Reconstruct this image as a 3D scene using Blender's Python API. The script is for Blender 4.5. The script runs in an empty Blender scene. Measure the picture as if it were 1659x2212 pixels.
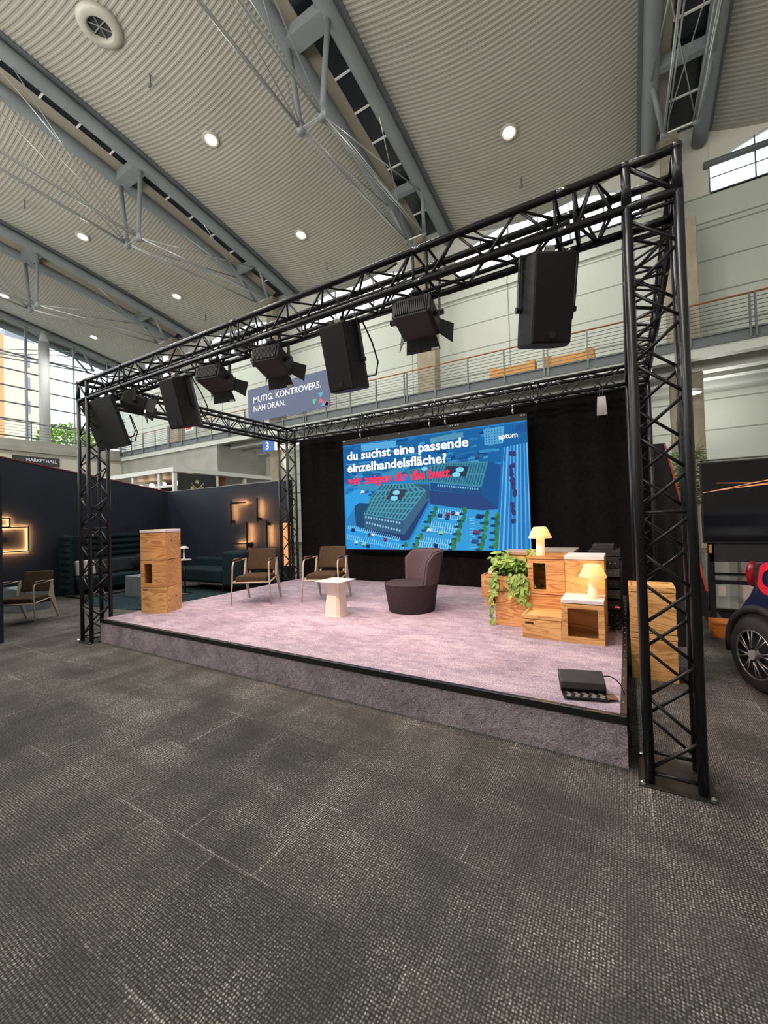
import bpy, bmesh, math, random
from mathutils import Vector, Matrix, Euler
random.seed(7)
SC = bpy.context.scene
COL = SC.collection
PI = math.pi

# ------------------------------------------------------------------ camera, world, lights
F_PX = 893.149
CAM = Vector((-0.0572, -2.7435, 1.5191))
RR = ((0.861276045, 0.507217280, -0.0305647756),
      (-0.506934559, 0.861817752, 0.0169562563),
      (0.0349417724, 0.000890323726, 0.999388953))   # rows: right, forward, up
cd = bpy.data.cameras.new('camera'); cam = bpy.data.objects.new('camera', cd); COL.objects.link(cam)
cd.sensor_fit = 'VERTICAL'; cd.sensor_height = 24.0; cd.lens = F_PX * 24.0 / 2212.0
cd.clip_start = .05; cd.clip_end = 600
rt, fw, up = [Vector(r) for r in RR]
cam.matrix_world = Matrix(((rt.x, up.x, -fw.x, CAM.x), (rt.y, up.y, -fw.y, CAM.y), (rt.z, up.z, -fw.z, CAM.z), (0, 0, 0, 1)))
SC.camera = cam

world = bpy.data.worlds.new('sky'); SC.world = world; world.use_nodes = True
wn = world.node_tree.nodes; wl = world.node_tree.links
wn['Background'].inputs[0].default_value = (0.86, 0.93, 1.0, 1)
wn['Background'].inputs[1].default_value = 2.3

SC.view_settings.view_transform = 'Standard'
SC.view_settings.look = 'None'
SC.view_settings.gamma = 1.0
SC.view_settings.use_curve_mapping = False
SC.view_settings.exposure = 0.5

def area_light(name, loc, aim, size, power, color, size_y=None, spread=None):
    d = bpy.data.lights.new(name, 'AREA'); o = bpy.data.objects.new(name, d); COL.objects.link(o)
    d.energy = power; d.color = color; d.shape = 'RECTANGLE' if size_y else 'DISK'; d.size = size
    if size_y: d.size_y = size_y
    if spread: d.spread = spread
    o.location = loc
    o.rotation_euler = (Vector(aim) - Vector(loc)).to_track_quat('-Z', 'Y').to_euler()
    return o

def spot(name, loc, aim, power, color, angle, blend=.6, radius=.06):
    d = bpy.data.lights.new(name, 'SPOT'); o = bpy.data.objects.new(name, d); COL.objects.link(o)
    d.energy = power; d.color = color; d.spot_size = angle; d.spot_blend = blend; d.shadow_soft_size = radius
    o.location = loc
    o.rotation_euler = (Vector(aim) - Vector(loc)).to_track_quat('-Z', 'Y').to_euler()
    return o

def point(name, loc, power, color, radius=.03):
    d = bpy.data.lights.new(name, 'POINT'); o = bpy.data.objects.new(name, d); COL.objects.link(o)
    d.energy = power; d.color = color; d.shadow_soft_size = radius; o.location = loc
    return o

# unseen fill light added behind the camera to brighten the roof and the far wall
area_light('unseen_roof_fill', (-12, -9, 8), (-12, -2, 18), 40, 4300, (1, .975, .925), 5)

# ------------------------------------------------------------------ helpers
def srgb(r, g, b):
    def f(c):
        c /= 255.0
        return c / 12.92 if c <= .04045 else ((c + .055) / 1.055) ** 2.4
    return (f(r), f(g), f(b), 1.0)

class MB:
    """collects shapes into one mesh"""
    def __init__(s, M=None):
        s.v = []; s.f = []; s.m = []; s.M = M; s.mi = 0
    def add(s, vs, fs):
        n = len(s.v)
        for p in vs:
            p = Vector(p)
            if s.M is not None: p = s.M @ p
            s.v.append(p)
        for f in fs: s.f.append([i + n for i in f]); s.m.append(s.mi)
        return s
    def box(s, x0, x1, y0, y1, z0, z1, T=None):
        vs = [Vector((x, y, z)) for z in (z0, z1) for y in (y0, y1) for x in (x0, x1)]
        if T is not None: vs = [T @ p for p in vs]
        return s.add(vs, [(0, 2, 3, 1), (4, 5, 7, 6), (0, 1, 5, 4), (2, 6, 7, 3), (0, 4, 6, 2), (1, 3, 7, 5)])
    def tube(s, p, q, r, n=10, r2=None, cap=True):
        p = Vector(p); q = Vector(q); r2 = r if r2 is None else r2
        d = (q - p).normalized(); a = Vector((0, 0, 1)) if abs(d.z) < .9 else Vector((1, 0, 0))
        u = d.cross(a).normalized(); w = d.cross(u)
        vs = []
        for k in range(n):
            c = math.cos(2 * PI * k / n); sn = math.sin(2 * PI * k / n)
            vs.append(p + (u * c + w * sn) * r)
        for k in range(n):
            c = math.cos(2 * PI * k / n); sn = math.sin(2 * PI * k / n)
            vs.append(q + (u * c + w * sn) * r2)
        fs = [(k, n + k, n + (k + 1) % n, (k + 1) % n) for k in range(n)]
        if cap: fs += [tuple(range(n)), tuple(reversed(range(n, 2 * n)))]
        return s.add(vs, fs)
    def path(s, pts, r, n=8, closed=False):
        pts = [Vector(p) for p in pts]; N = len(pts); vs = []; fs = []
        ref = None
        for i, p in enumerate(pts):
            if closed: d = pts[(i + 1) % N] - pts[i - 1]
            else: d = pts[min(i + 1, N - 1)] - pts[max(i - 1, 0)]
            d.normalize()
            if ref is None:
                ref = Vector((0, 0, 1)) if abs(d.z) < .9 else Vector((1, 0, 0))
            u = d.cross(ref).normalized(); w = u.cross(d).normalized(); ref = w
            rr = r[i] if isinstance(r, (list, tuple)) else r
            for k in range(n):
                vs.append(p + (u * math.cos(2 * PI * k / n) + w * math.sin(2 * PI * k / n)) * rr)
        M_ = N if closed else N - 1
        for i in range(M_):
            j = (i + 1) % N
            for k in range(n):
                fs.append((i * n + k, i * n + (k + 1) % n, j * n + (k + 1) % n, j * n + k))
        if not closed: fs += [tuple(reversed(range(n))), tuple(range((N - 1) * n, N * n))]
        return s.add(vs, fs)
    def lathe(s, prof, n=24, c=(0, 0, 0), cap=True, sx=1, sy=1):
        vs = []; fs = []; c = Vector(c)
        for r, z in prof:
            for k in range(n):
                vs.append(c + Vector((sx * r * math.cos(2 * PI * k / n), sy * r * math.sin(2 * PI * k / n), z)))
        for i in range(len(prof) - 1):
            for k in range(n):
                fs.append((i * n + k, i * n + (k + 1) % n, (i + 1) * n + (k + 1) % n, (i + 1) * n + k))
        if cap: fs += [tuple(reversed(range(n))), tuple(range((len(prof) - 1) * n, len(prof) * n))]
        return s.add(vs, fs)
    def prism(s, poly, a, b, axis='y'):
        """poly: 2d points; extruded from a to b along axis"""
        def mk(p, t):
            return {'y': (p[0], t, p[1]), 'x': (t, p[0], p[1]), 'z': (p[0], p[1], t)}[axis]
        n = len(poly)
        vs = [mk(p, a) for p in poly] + [mk(p, b) for p in poly]
        fs = [tuple(range(n)), tuple(reversed(range(n, 2 * n)))] + [(k, n + k, n + (k + 1) % n, (k + 1) % n) for k in range(n)]
        return s.add(vs, fs)
    def grid(s, fn, nu, nv, closed_u=False):
        vs = [fn(i / nu, j / nv) for j in range(nv + 1) for i in range(nu + (0 if closed_u else 1))]
        W = nu + (0 if closed_u else 1); fs = []
        for j in range(nv):
            for i in range(nu):
                i2 = (i + 1) % W
                fs.append((j * W + i, j * W + i2, (j + 1) * W + i2, (j + 1) * W + i))
        return s.add(vs, fs)
    def sphere(s, c, r, n=12, m=8, sx=1, sy=1, sz=1):
        c = Vector(c)
        return s.grid(lambda u, v: c + Vector((sx * r * math.sin(PI * v) * math.cos(2 * PI * u), sy * r * math.sin(PI * v) * math.sin(2 * PI * u), -sz * r * math.cos(PI * v))), n, m, True)
    def build(s, name, mat, parent=None, smooth=False, bevel=0, seg=2, sub=0, loc=None):
        me = bpy.data.meshes.new(name); me.from_pydata([tuple(p) for p in s.v], [], s.f)
        mats = mat if isinstance(mat, (list, tuple)) else [mat]
        for m in mats: me.materials.append(m)
        if len(mats) > 1:
            for p, k in zip(me.polygons, s.m): p.material_index = k
        bm = bmesh.new(); bm.from_mesh(me); bmesh.ops.recalc_face_normals(bm, faces=bm.faces); bm.to_mesh(me); bm.free()
        o = bpy.data.objects.new(name, me); COL.objects.link(o)
        if parent is not None: o.parent = parent
        if loc is not None: o.location = loc
        if smooth:
            for p in me.polygons: p.use_smooth = True
        if bevel:
            b = o.modifiers.new('bevel', 'BEVEL'); b.width = bevel; b.segments = seg; b.limit_method = 'ANGLE'; b.angle_limit = .6
            if smooth is None: pass
        if sub:
            b = o.modifiers.new('sub', 'SUBSURF'); b.levels = sub; b.render_levels = sub
        if smooth == 2:
            pass
        return o

def smooth_by_angle(o, deg=35):
    me = o.data
    bm = bmesh.new(); bm.from_mesh(me)
    for f in bm.faces: f.smooth = True
    for e in bm.edges:
        if len(e.link_faces) == 2 and e.calc_face_angle(0) > math.radians(deg): e.smooth = False
    bm.to_mesh(me); bm.free()
    return o

def tag(o, label=None, cat=None, group=None, kind=None):
    if label: o['label'] = label
    if cat: o['category'] = cat
    if group: o['group'] = group
    if kind: o['kind'] = kind
    return o

def thing(name, label, cat, loc=(0, 0, 0), rz=0, group=None):
    o = bpy.data.objects.new(name, None); COL.objects.link(o); o.empty_display_size = .1
    o.location = loc; o.rotation_euler = (0, 0, rz)
    return tag(o, label, cat, group)

KIDS = {}
def copy_tree(o, parent=None):
    c = o.copy(); COL.objects.link(c)
    if parent is not None: c.parent = parent
    for ch in [x for x in bpy.data.objects if x.parent == o]: copy_tree(ch, c)
    return c

def dup(root, label, loc, rz=None, group=None):
    c = copy_tree(root); c.location = loc
    if rz is not None: c.rotation_euler = (0, 0, rz)
    c['label'] = label
    if group: c['group'] = group
    return c

def struct(o, label, cat):
    return tag(o, label, cat, None, 'structure')

def text_mesh(name, body, mat, parent, origin, xdir, ydir, width=None, size=None, bold=0.0, extrude=.002, align='LEFT'):
    """real lettering: built from the font, placed with its baseline start at origin"""
    cu = bpy.data.curves.new(name, 'FONT'); cu.body = body; cu.size = 1.0; cu.offset = bold; cu.extrude = 0.0; cu.resolution_u = 3
    tmp = bpy.data.objects.new('tmp', cu); COL.objects.link(tmp)
    dg = bpy.context.evaluated_depsgraph_get()
    me = bpy.data.meshes.new_from_object(tmp.evaluated_get(dg))
    bpy.data.objects.remove(tmp); bpy.data.curves.remove(cu)
    xs = [v.co.x for v in me.vertices]; x0, x1 = min(xs), max(xs)
    k = width / (x1 - x0) if width else size
    kx = k; ky = size if (size and width) else k
    X = Vector(xdir); Y = Vector(ydir); O = Vector(origin)
    for v in me.vertices:
        v.co = O + X * ((v.co.x - x0) * kx) + Y * (v.co.y * ky)
    me.name = name; me.materials.clear(); me.materials.append(mat)
    o = bpy.data.objects.new(name, me); COL.objects.link(o)
    if parent is not None: o.parent = parent
    return o

# ------------------------------------------------------------------ materials
MATS = {}
def mat(name, color, rough=.5, metal=0, spec=.5, emit=None, estr=0, bump=None):
    if name in MATS: return MATS[name]
    m = bpy.data.materials.new(name); m.use_nodes = True
    b = m.node_tree.nodes['Principled BSDF']
    b.inputs['Base Color'].default_value = color; b.inputs['Roughness'].default_value = rough
    b.inputs['Metallic'].default_value = metal; b.inputs['Specular IOR Level'].default_value = spec
    if emit: b.inputs['Emission Color'].default_value = emit; b.inputs['Emission Strength'].default_value = estr
    MATS[name] = m
    return m

def nodes(m):
    nt = m.node_tree
    return nt, nt.nodes, nt.links, nt.nodes['Principled BSDF']

def coords(nt, kind='Object', scale=(1, 1, 1), loc=(0, 0, 0), rot=(0, 0, 0)):
    t = nt.nodes.new('ShaderNodeTexCoord'); mp = nt.nodes.new('ShaderNodeMapping')
    nt.links.new(t.outputs[kind], mp.inputs[0])
    mp.inputs['Scale'].default_value = scale; mp.inputs['Location'].default_value = loc; mp.inputs['Rotation'].default_value = rot
    return mp

def noise(nt, vec, scale, detail=4, rough=.5, dist=0):
    n = nt.nodes.new('ShaderNodeTexNoise'); n.inputs['Scale'].default_value = scale; n.inputs['Detail'].default_value = detail
    n.inputs['Roughness'].default_value = rough; n.inputs['Distortion'].default_value = dist
    nt.links.new(vec.outputs[0], n.inputs['Vector']); return n

def ramp(nt, src, stops):
    r = nt.nodes.new('ShaderNodeValToRGB'); nt.links.new(src, r.inputs[0])
    e = r.color_ramp.elements
    e[0].position, e[0].color = stops[0]; e[1].position, e[1].color = stops[-1]
    for p, c in stops[1:-1]:
        x = e.new(p); x.color = c
    return r

def mixc(nt, a, b, fac, mode='MIX'):
    n = nt.nodes.new('ShaderNodeMix'); n.data_type = 'RGBA'; n.blend_type = mode
    for sock, val in ((n.inputs[0], fac), (n.inputs[6], a), (n.inputs[7], b)):
        if isinstance(val, bpy.types.NodeSocket): nt.links.new(val, sock)
        else: sock.default_value = val
    return n.outputs[2]

def math_n(nt, op, a, b=0.0):
    n = nt.nodes.new('ShaderNodeMath'); n.operation = op
    for i, val in enumerate((a, b)):
        if isinstance(val, bpy.types.NodeSocket): nt.links.new(val, n.inputs[i])
        else: n.inputs[i].default_value = val
    return n.outputs[0]

def add_bump(nt, bsdf, height, strength=.3, dist=.01):
    b = nt.nodes.new('ShaderNodeBump'); b.inputs['Strength'].default_value = strength; b.inputs['Distance'].default_value = dist
    nt.links.new(height, b.inputs['Height']); nt.links.new(b.outputs[0], bsdf.inputs['Normal'])

def varied(name, c1, c2, scale=6, rough=.6, bump=0, metal=0, detail=5, spec=.4, bscale=None):
    if name in MATS: return MATS[name]
    m = mat(name, c1, rough, metal, spec); nt, N, L, B = nodes(m)
    mp = coords(nt); n = noise(nt, mp, scale, detail)
    r = ramp(nt, n.outputs['Fac'], [(.3, c1), (.7, c2)]); L.new(r.outputs[0], B.inputs['Base Color'])
    if bump:
        n2 = noise(nt, mp, bscale or scale * 8, 3); add_bump(nt, B, n2.outputs['Fac'], bump)
    return m

def wood(name, light, dark, grain=1.0, along='x', seed=0.0, knots=.0):
    m = mat(name, light, .5, 0, .35); nt, N, L, B = nodes(m)
    sc = {'x': (1.1, 9, 9), 'y': (9, 1.1, 9), 'z': (9, 9, 1.1)}[along]
    mp = coords(nt, 'Object', sc, (seed, seed * 1.7, seed * .6))
    n1 = noise(nt, mp, .62 * grain, 2, .45, .5)
    wv = math_n(nt, 'SINE', math_n(nt, 'MULTIPLY', n1.outputs['Fac'], 85.0))
    wv2 = math_n(nt, 'MULTIPLY_ADD', wv, .5)
    wv2.node.inputs[2].default_value = .5
    n2 = noise(nt, mp, 7, 5, .6)
    f = math_n(nt, 'ADD', math_n(nt, 'MULTIPLY', math_n(nt, 'POWER', wv2, 2.0), .62), math_n(nt, 'MULTIPLY', n2.outputs['Fac'], .42))
    r = ramp(nt, f, [(.12, light), (.34, light), (.95, dark)])
    mp2 = coords(nt, 'Object', (2.2, 2.2, 2.2), (seed * 3.1, seed, seed * 2))
    n3 = noise(nt, mp2, 1.2, 2)
    tone = ramp(nt, n3.outputs['Fac'], [(.3, (.78, .74, .70, 1)), (.7, (1.1, 1.08, 1.05, 1))])
    c = mixc(nt, r.outputs[0], tone.outputs[0], .8, 'MULTIPLY')
    vo = N.new('ShaderNodeTexVoronoi'); vo.inputs['Scale'].default_value = 3.3
    mp3 = coords(nt, 'Object', (1, 1, 1.3), (seed * 2.3, seed * 1.1, seed * .9)); L.new(mp3.outputs[0], vo.inputs['Vector'])
    k = ramp(nt, vo.outputs['Distance'], [(.05, (1, 1, 1, 1)), (.085, (0, 0, 0, 1))])
    c = mixc(nt, c, (dark[0] * .25, dark[1] * .22, dark[2] * .2, 1), math_n(nt, 'MULTIPLY', k.outputs[0], .85))
    L.new(c, B.inputs['Base Color'])
    add_bump(nt, B, f, .08, .004)
    return m

def emis(name, color, strength):
    if name in MATS: return MATS[name]
    m = bpy.data.materials.new(name); m.use_nodes = True; nt = m.node_tree; nt.nodes.clear()
    e = nt.nodes.new('ShaderNodeEmission'); o = nt.nodes.new('ShaderNodeOutputMaterial')
    e.inputs[0].default_value = color; e.inputs[1].default_value = strength; nt.links.new(e.outputs[0], o.inputs[0])
    MATS[name] = m; return m

# flat colours
BLACK_METAL = mat('black_powder_coat', (.012, .012, .014, 1), .32, .0, .5)
BLACK = mat('black_plastic', (.012, .012, .013, 1), .55)
GRILLE = varied('speaker_grille', (.006, .006, .007, 1), (.014, .014, .016, 1), 260, .7, .4)
CHROME = mat('bright_steel', (.7, .7, .7, 1), .25, 1)
STEEL = varied('painted_steel', srgb(118, 124, 127), srgb(130, 135, 137), .6, .45, 0, 0, 3)
STEEL_DK = varied('dark_painted_steel', srgb(88, 92, 96), srgb(102, 106, 108), .6, .5, 0, 0, 3)
CABLE_ST = mat('tie_rod_steel', srgb(170, 172, 170), .3, .6)
WHITE_LAM = mat('white_laminate', srgb(226, 222, 220), .4)
CREAM = mat('cream_steel', srgb(186, 172, 150), .4)
BROWN_FAB = varied('brown_fabric', srgb(62, 51, 38), srgb(76, 63, 48), 60, .95, .25, 0, 4, .1, 500)
PLUM_FAB = varied('dark_plum_fabric', srgb(56, 49, 53), srgb(66, 58, 62), 60, .95, .25, 0, 4, .1, 500)
PLUM_LT = varied('plum_fabric', srgb(80, 69, 74), srgb(92, 80, 86), 60, .95, .25, 0, 4, .1, 500)
DRAPE = varied('black_molton', (.006, .0058, .006, 1), (.011, .01, .0105, 1), 20, .95, .3, 0, 4, .05, 300)
NAVY = varied('dark_navy_panel', srgb(25, 33, 47), srgb(30, 38, 52), 2, .6, 0, 0, 3)
CONC = varied('concrete', srgb(132, 124, 106), srgb(158, 149, 128), 1.5, .85, .2)
CONC_G = varied('grey_concrete', srgb(142, 142, 134), srgb(160, 160, 152), .8, .85, .15)
TEAL_FAB = varied('dark_teal_fabric', srgb(20, 36, 42), srgb(26, 44, 50), 30, .9, .2, 0, 4, .15, 400)
WALNUT = mat('walnut_armrest', srgb(78, 46, 34), .4)
WARM_BULB = emis('warm_bulb', (1, .62, .22, 1), 14)

# ------------------------------------------------------------------ floor
FLOOR = mat('carpet_tile', (.09, .085, .08, 1), .95, 0, .1)
nt, N, L, B = nodes(FLOOR)
mp = coords(nt, 'Object', (1, 1, 1), rot=(0, 0, .0))
vo = N.new('ShaderNodeTexVoronoi'); vo.inputs['Scale'].default_value = 84; vo.inputs['Randomness'].default_value = .28
L.new(mp.outputs[0], vo.inputs['Vector'])
dots = ramp(nt, vo.outputs['Distance'], [(.12, (1, 1, 1, 1)), (.52, (0, 0, 0, 1))])
mpA = coords(nt, 'Object', (.7, 2.6, 1)); nA = noise(nt, mpA, 1.1, 5, .6)
mpB = coords(nt, 'Object', (2.4, .8, 1)); nB = noise(nt, mpB, 1.3, 5, .6)
gate = math_n(nt, 'MULTIPLY', nA.outputs['Fac'], nB.outputs['Fac'])
gater = ramp(nt, gate, [(.15, (.22, .22, .22, 1)), (.4, (1, 1, 1, 1))])
fine = noise(nt, mp, 160, 3, .6)
br = N.new('ShaderNodeTexBrick'); br.offset = .5; br.inputs['Scale'].default_value = 1.0
br.inputs['Brick Width'].default_value = .5; br.inputs['Row Height'].default_value = .5
br.inputs['Mortar Size'].default_value = .002; br.inputs['Mortar Smooth'].default_value = .9
br.inputs['Color1'].default_value = (.86, .86, .86, 1); br.inputs['Color2'].default_value = (1.1, 1.09, 1.08, 1); br.inputs['Mortar'].default_value = (.72, .72, .72, 1)
L.new(mp.outputs[0], br.inputs['Vector'])
# some tile seams are brushed up: more of the pale yarn shows along them
nS = noise(nt, mp, 1.7, 3, .6)
streak = ramp(nt, nS.outputs['Fac'], [(.5, (0, 0, 0, 1)), (.62, (1, 1, 1, 1))])
br2 = N.new('ShaderNodeTexBrick'); br2.offset = .5; br2.inputs['Scale'].default_value = 1.0
br2.inputs['Brick Width'].default_value = .5; br2.inputs['Row Height'].default_value = .5
br2.inputs['Mortar Size'].default_value = .012; br2.inputs['Mortar Smooth'].default_value = 1.0
L.new(mp.outputs[0], br2.inputs['Vector'])
sf = math_n(nt, 'MULTIPLY', br2.outputs['Fac'], streak.outputs[0])
yarn = noise(nt, mp, 70, 2, .5)
yr = ramp(nt, yarn.outputs['Fac'], [(.3, (.35, .35, .35, 1)), (.65, (1.2, 1.2, 1.2, 1))])
gsum = math_n(nt, 'ADD', gater.outputs[0], math_n(nt, 'MULTIPLY', sf, .6))
d2 = math_n(nt, 'MULTIPLY', math_n(nt, 'MULTIPLY', dots.outputs[0], gsum), yr.outputs[0])
d2 = math_n(nt, 'ADD', d2, math_n(nt, 'MULTIPLY', sf, .08))
dotc = ramp(nt, d2, [(0, (.048, .046, .043, 1)), (.28, (.145, .137, .125, 1)), (1, (.62, .59, .53, 1))])
c = mixc(nt, dotc.outputs[0], br.outputs['Color'], 1.0, 'MULTIPLY')
fr = ramp(nt, fine.outputs['Fac'], [(.3, (.62, .62, .62, 1)), (.7, (1.35, 1.35, 1.35, 1))])
c = mixc(nt, c, fr.outputs[0], .8, 'MULTIPLY')
L.new(c, B.inputs['Base Color'])
add_bump(nt, B, vo.outputs['Distance'], .35, .004)

b = MB(); b.box(-41.6, 13, -16, 21, -.25, 0)
struct(b.build('floor', FLOOR), 'grey woven carpet tile floor of the exhibition hall', 'floor')
GROUND = varied('outdoor_ground', srgb(120, 124, 116), srgb(140, 142, 132), .05, .9)
b = MB(); b.box(-42.5, 13.2, -16.3, -16, 0, 20)
struct(b.build('wall_front', mat('pale_render', srgb(196, 194, 180), .8)), 'pale hall wall behind the photographer', 'wall')
b = MB(); b.box(13, 13.3, -16, 21, 0, 20)
struct(b.build('wall_right', mat('pale_render', srgb(196, 194, 180), .8)), 'pale hall wall far to the right', 'wall')
b = MB(); b.box(-260, 120, -160, 160, -.8, -.3)
struct(b.build('ground', GROUND), 'open ground outside the hall windows', 'ground')

# ------------------------------------------------------------------ hall roof
GX0, SPACING, HALF = 2.15, 11.1, .9
YB, YF = 18.8, -16.0
def zt(Y):
    return 18.5 - .13 * (Y - 8) - .003 * (Y - 8) ** 2
girders = [GX0 + SPACING, GX0, GX0 - SPACING, GX0 - 2 * SPACING, GX0 - 3 * SPACING, GX0 - 4 * SPACING]
ROOF = varied('ribbed_roof_sheet', srgb(152, 149, 139), srgb(160, 157, 147), .35, .6, 0, 0, 3)
SAG = .85
def zceil(s, Y):
    return zt(Y) + .38 - SAG * 4 * s * (1 - s)
PITCH = .165
for k in range(5):
    xa = girders[k + 1] + HALF + .28; xb = girders[k] - HALF - .28
    if k == 4: xa = girders[5] + HALF
    b = MB(); nx = 26; prof = ((0, 0), (.2, 0), (.36, .021), (.64, .021), (.8, 0))
    ys = []
    ny = int((YB - YF) / PITCH)
    for j in range(ny):
        for t, h in prof: ys.append((YF + (j + t) * PITCH, h))
    ys.append((YB, 0))
    vs = []; W = nx + 1
    for (Y, h) in ys:
        for i in range(W):
            s = i / nx; vs.append((xa + (xb - xa) * s, Y, zceil(s, Y) - h))
    fs = [(j * W + i, j * W + i + 1, (j + 1) * W + i + 1, (j + 1) * W + i) for j in range(len(ys) - 1) for i in range(nx)]
    b.add(vs, fs)
    struct(b.build('ceiling', ROOF, None, False), 'sagging ribbed sheet ceiling bay between two roof girders', 'ceiling')

SKY_DARK = mat('dark_skylight_pane', (.012, .015, .02, 1), .25, 0, .5)
BEIGE = mat('beige_lining', srgb(150, 143, 128), .7)
glabels = ['paired grey steel roof girder beyond the right edge, hardly in view', 'paired grey steel roof girder over the near right truss column',
           'paired grey steel roof girder running over the middle of the stage', 'paired grey steel roof girder left of the stage middle, with strut pair over the lectern',
           'paired grey steel roof girder second from the window side, with struts above the windows', 'paired grey steel roof girder along the top of the window front']
def ysamp(a, bb, n): return [a + (bb - a) * i / n for i in range(n + 1)]
for k, gx in enumerate(girders):
    g = thing('roof_girder', glabels[k], 'girder', (gx, 0, 0), 0, 'roof girders')
    for sx in (-1, 1):
        b = MB(); b.path([(sx * HALF, Y, zt(Y)) for Y in ysamp(YF, 18.7, 40)], .28, 14); b.build('tube', STEEL, g, True)
        b = MB()
        for Y0, Y1 in zip(ysamp(YF, 18.6, 40)[:-1], ysamp(YF, 18.6, 40)[1:]):
            T = [(sx * (HALF - .02), Y0, zt(Y0) + .25), (sx * (HALF + .42), Y0, zt(Y0) + .25), (sx * (HALF + .42), Y0, zt(Y0) + .42), (sx * (HALF - .02), Y0, zt(Y0) + .42),
                 (sx * (HALF - .02), Y1, zt(Y1) + .25), (sx * (HALF + .42), Y1, zt(Y1) + .25), (sx * (HALF + .42), Y1, zt(Y1) + .42), (sx * (HALF - .02), Y1, zt(Y1) + .42)]
            b.add(T, [(0, 1, 5, 4), (1, 2, 6, 5), (2, 3, 7, 6), (3, 0, 4, 7)])
        b.build('roof_edge_beam', STEEL_DK, g)
    b = MB(); cp = [(-1.38, .34), (-1.38, .86), (1.38, .86), (1.38, .34)]
    ysc = ysamp(YF, YB + .2, 40)
    b.add([(x, Y, zt(Y) + h) for Y in ysc for x, h in cp], [(j * 4 + i, j * 4 + i + 1, j * 4 + i + 5, j * 4 + i + 4) for j in range(40) for i in range(3)])
    b.build('roof_cover', STEEL_DK, g)
    # skylight strip above the tubes
    b = MB(); ys = ysamp(YF, 18.0, 30)
    for Y0, Y1 in zip(ys[:-1], ys[1:]):
        b.add([(-.3, Y0, zt(Y0) + .45), (.85, Y0, zt(Y0) + .45), (.85, Y1, zt(Y1) + .45), (-.3, Y1, zt(Y1) + .45)], [(0, 1, 2, 3)])
    b.build('skylight_pane', SKY_DARK, g)
    b = MB()
    for Y0, Y1 in zip(ys[:-1], ys[1:]):
        b.add([(-.85, Y0, zt(Y0) + .2), (-.3, Y0, zt(Y0) + .44), (-.3, Y1, zt(Y1) + .44), (-.85, Y1, zt(Y1) + .2)], [(0, 1, 2, 3)])
    b.build('lining', BEIGE, g)
    Y = YF + .5
    while Y < 17.9:
        if Y > -4: b = MB(); b.box(-.3, .8, Y - .03, Y + .03, zt(Y) + .38, zt(Y) + .44); b.build('skylight_bar', WHITE_LAM, g)
        Y += 1.35
    nodesY = [(8.2, 3.25, .47), (-3.2, 3.6, .47)]
    for Yn, drop, hw in nodesY:
        for sx in (-1, 1):
            b = MB(); b.tube((sx * HALF, Yn, zt(Yn)), (sx * hw, Yn + .05, zt(Yn) - drop), .1, 10); b.tube((sx * hw, Yn + .05, zt(Yn) - drop - .16), (sx * hw, Yn + .05, zt(Yn) - drop + .2), .14, 10)
            b.build('strut', STEEL, g, True)
        b = MB(); b.box(-HALF + .1, HALF - .1, Yn - .3, Yn + .3, zt(Yn) - .22, zt(Yn) + .2); b.build('cross_plate', STEEL, g)
        b = MB(); b.tube((-hw, Yn + .05, zt(Yn) - drop), (hw, Yn + .05, zt(Yn) - drop), .045, 8); b.build('cross_rod', CABLE_ST, g)
    Yw, zw, hww = 16.4, zt(16.4) - 1.25, .5
    for sx in (-1, 1):
        zA = zt(8.2) - 3.25; zB = zt(-3.2) - 3.6
        b = MB()
        b.tube((sx * .47, 8.25, zA), (sx * hww, Yw, zw), .05, 8); b.tube((sx * .47 - sx * .12, 8.25, zA), (sx * hww - sx * .1, Yw, zw), .03, 6)
        b.tube((sx * .47, 8.25, zA), (sx * .47, -3.15, zB), .06, 8); b.tube((sx * .47, -3.15, zB), (sx * .47, -15.5, zt(-15) - 1), .06, 8)
        b.build('tie_rod', CABLE_ST, g, True)
        b = MB()
        b.tube((sx * .47, 8.25, zA), (sx * HALF, 15.2, zt(15.2) - .25), .03, 6); b.tube((-sx * hww, Yw, zw), (sx * HALF, 11.3, zt(11.3) - .2), .02, 6)
        b.tube((sx * .47, 8.25, zA), (sx * HALF, 2.2, zt(2.2) - .2), .025, 6); b.tube((-sx * .47, 8.25, zA), (sx * HALF, 3.4, zt(3.4) - .2), .02, 6)
        b.build('bracing_cable', CABLE_ST, g, True)
        b = MB(); b.tube((sx * HALF, 15.4, zt(15.4) - .1), (sx * hww, Yw, zw), .09, 8); b.sphere((sx * hww, Yw, zw), .13)
        b.build('end_strut', STEEL, g, True)
    b = MB(); b.tube((-hww, Yw, zw), (hww, Yw, zw), .05, 8); b.build('cross_rod', CABLE_ST, g)
    b = MB(); b.box(-HALF, HALF, 15.0, 15.25, zt(15.2) - .12, zt(15.2) + .3); b.build('end_plate', STEEL, g)

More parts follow.
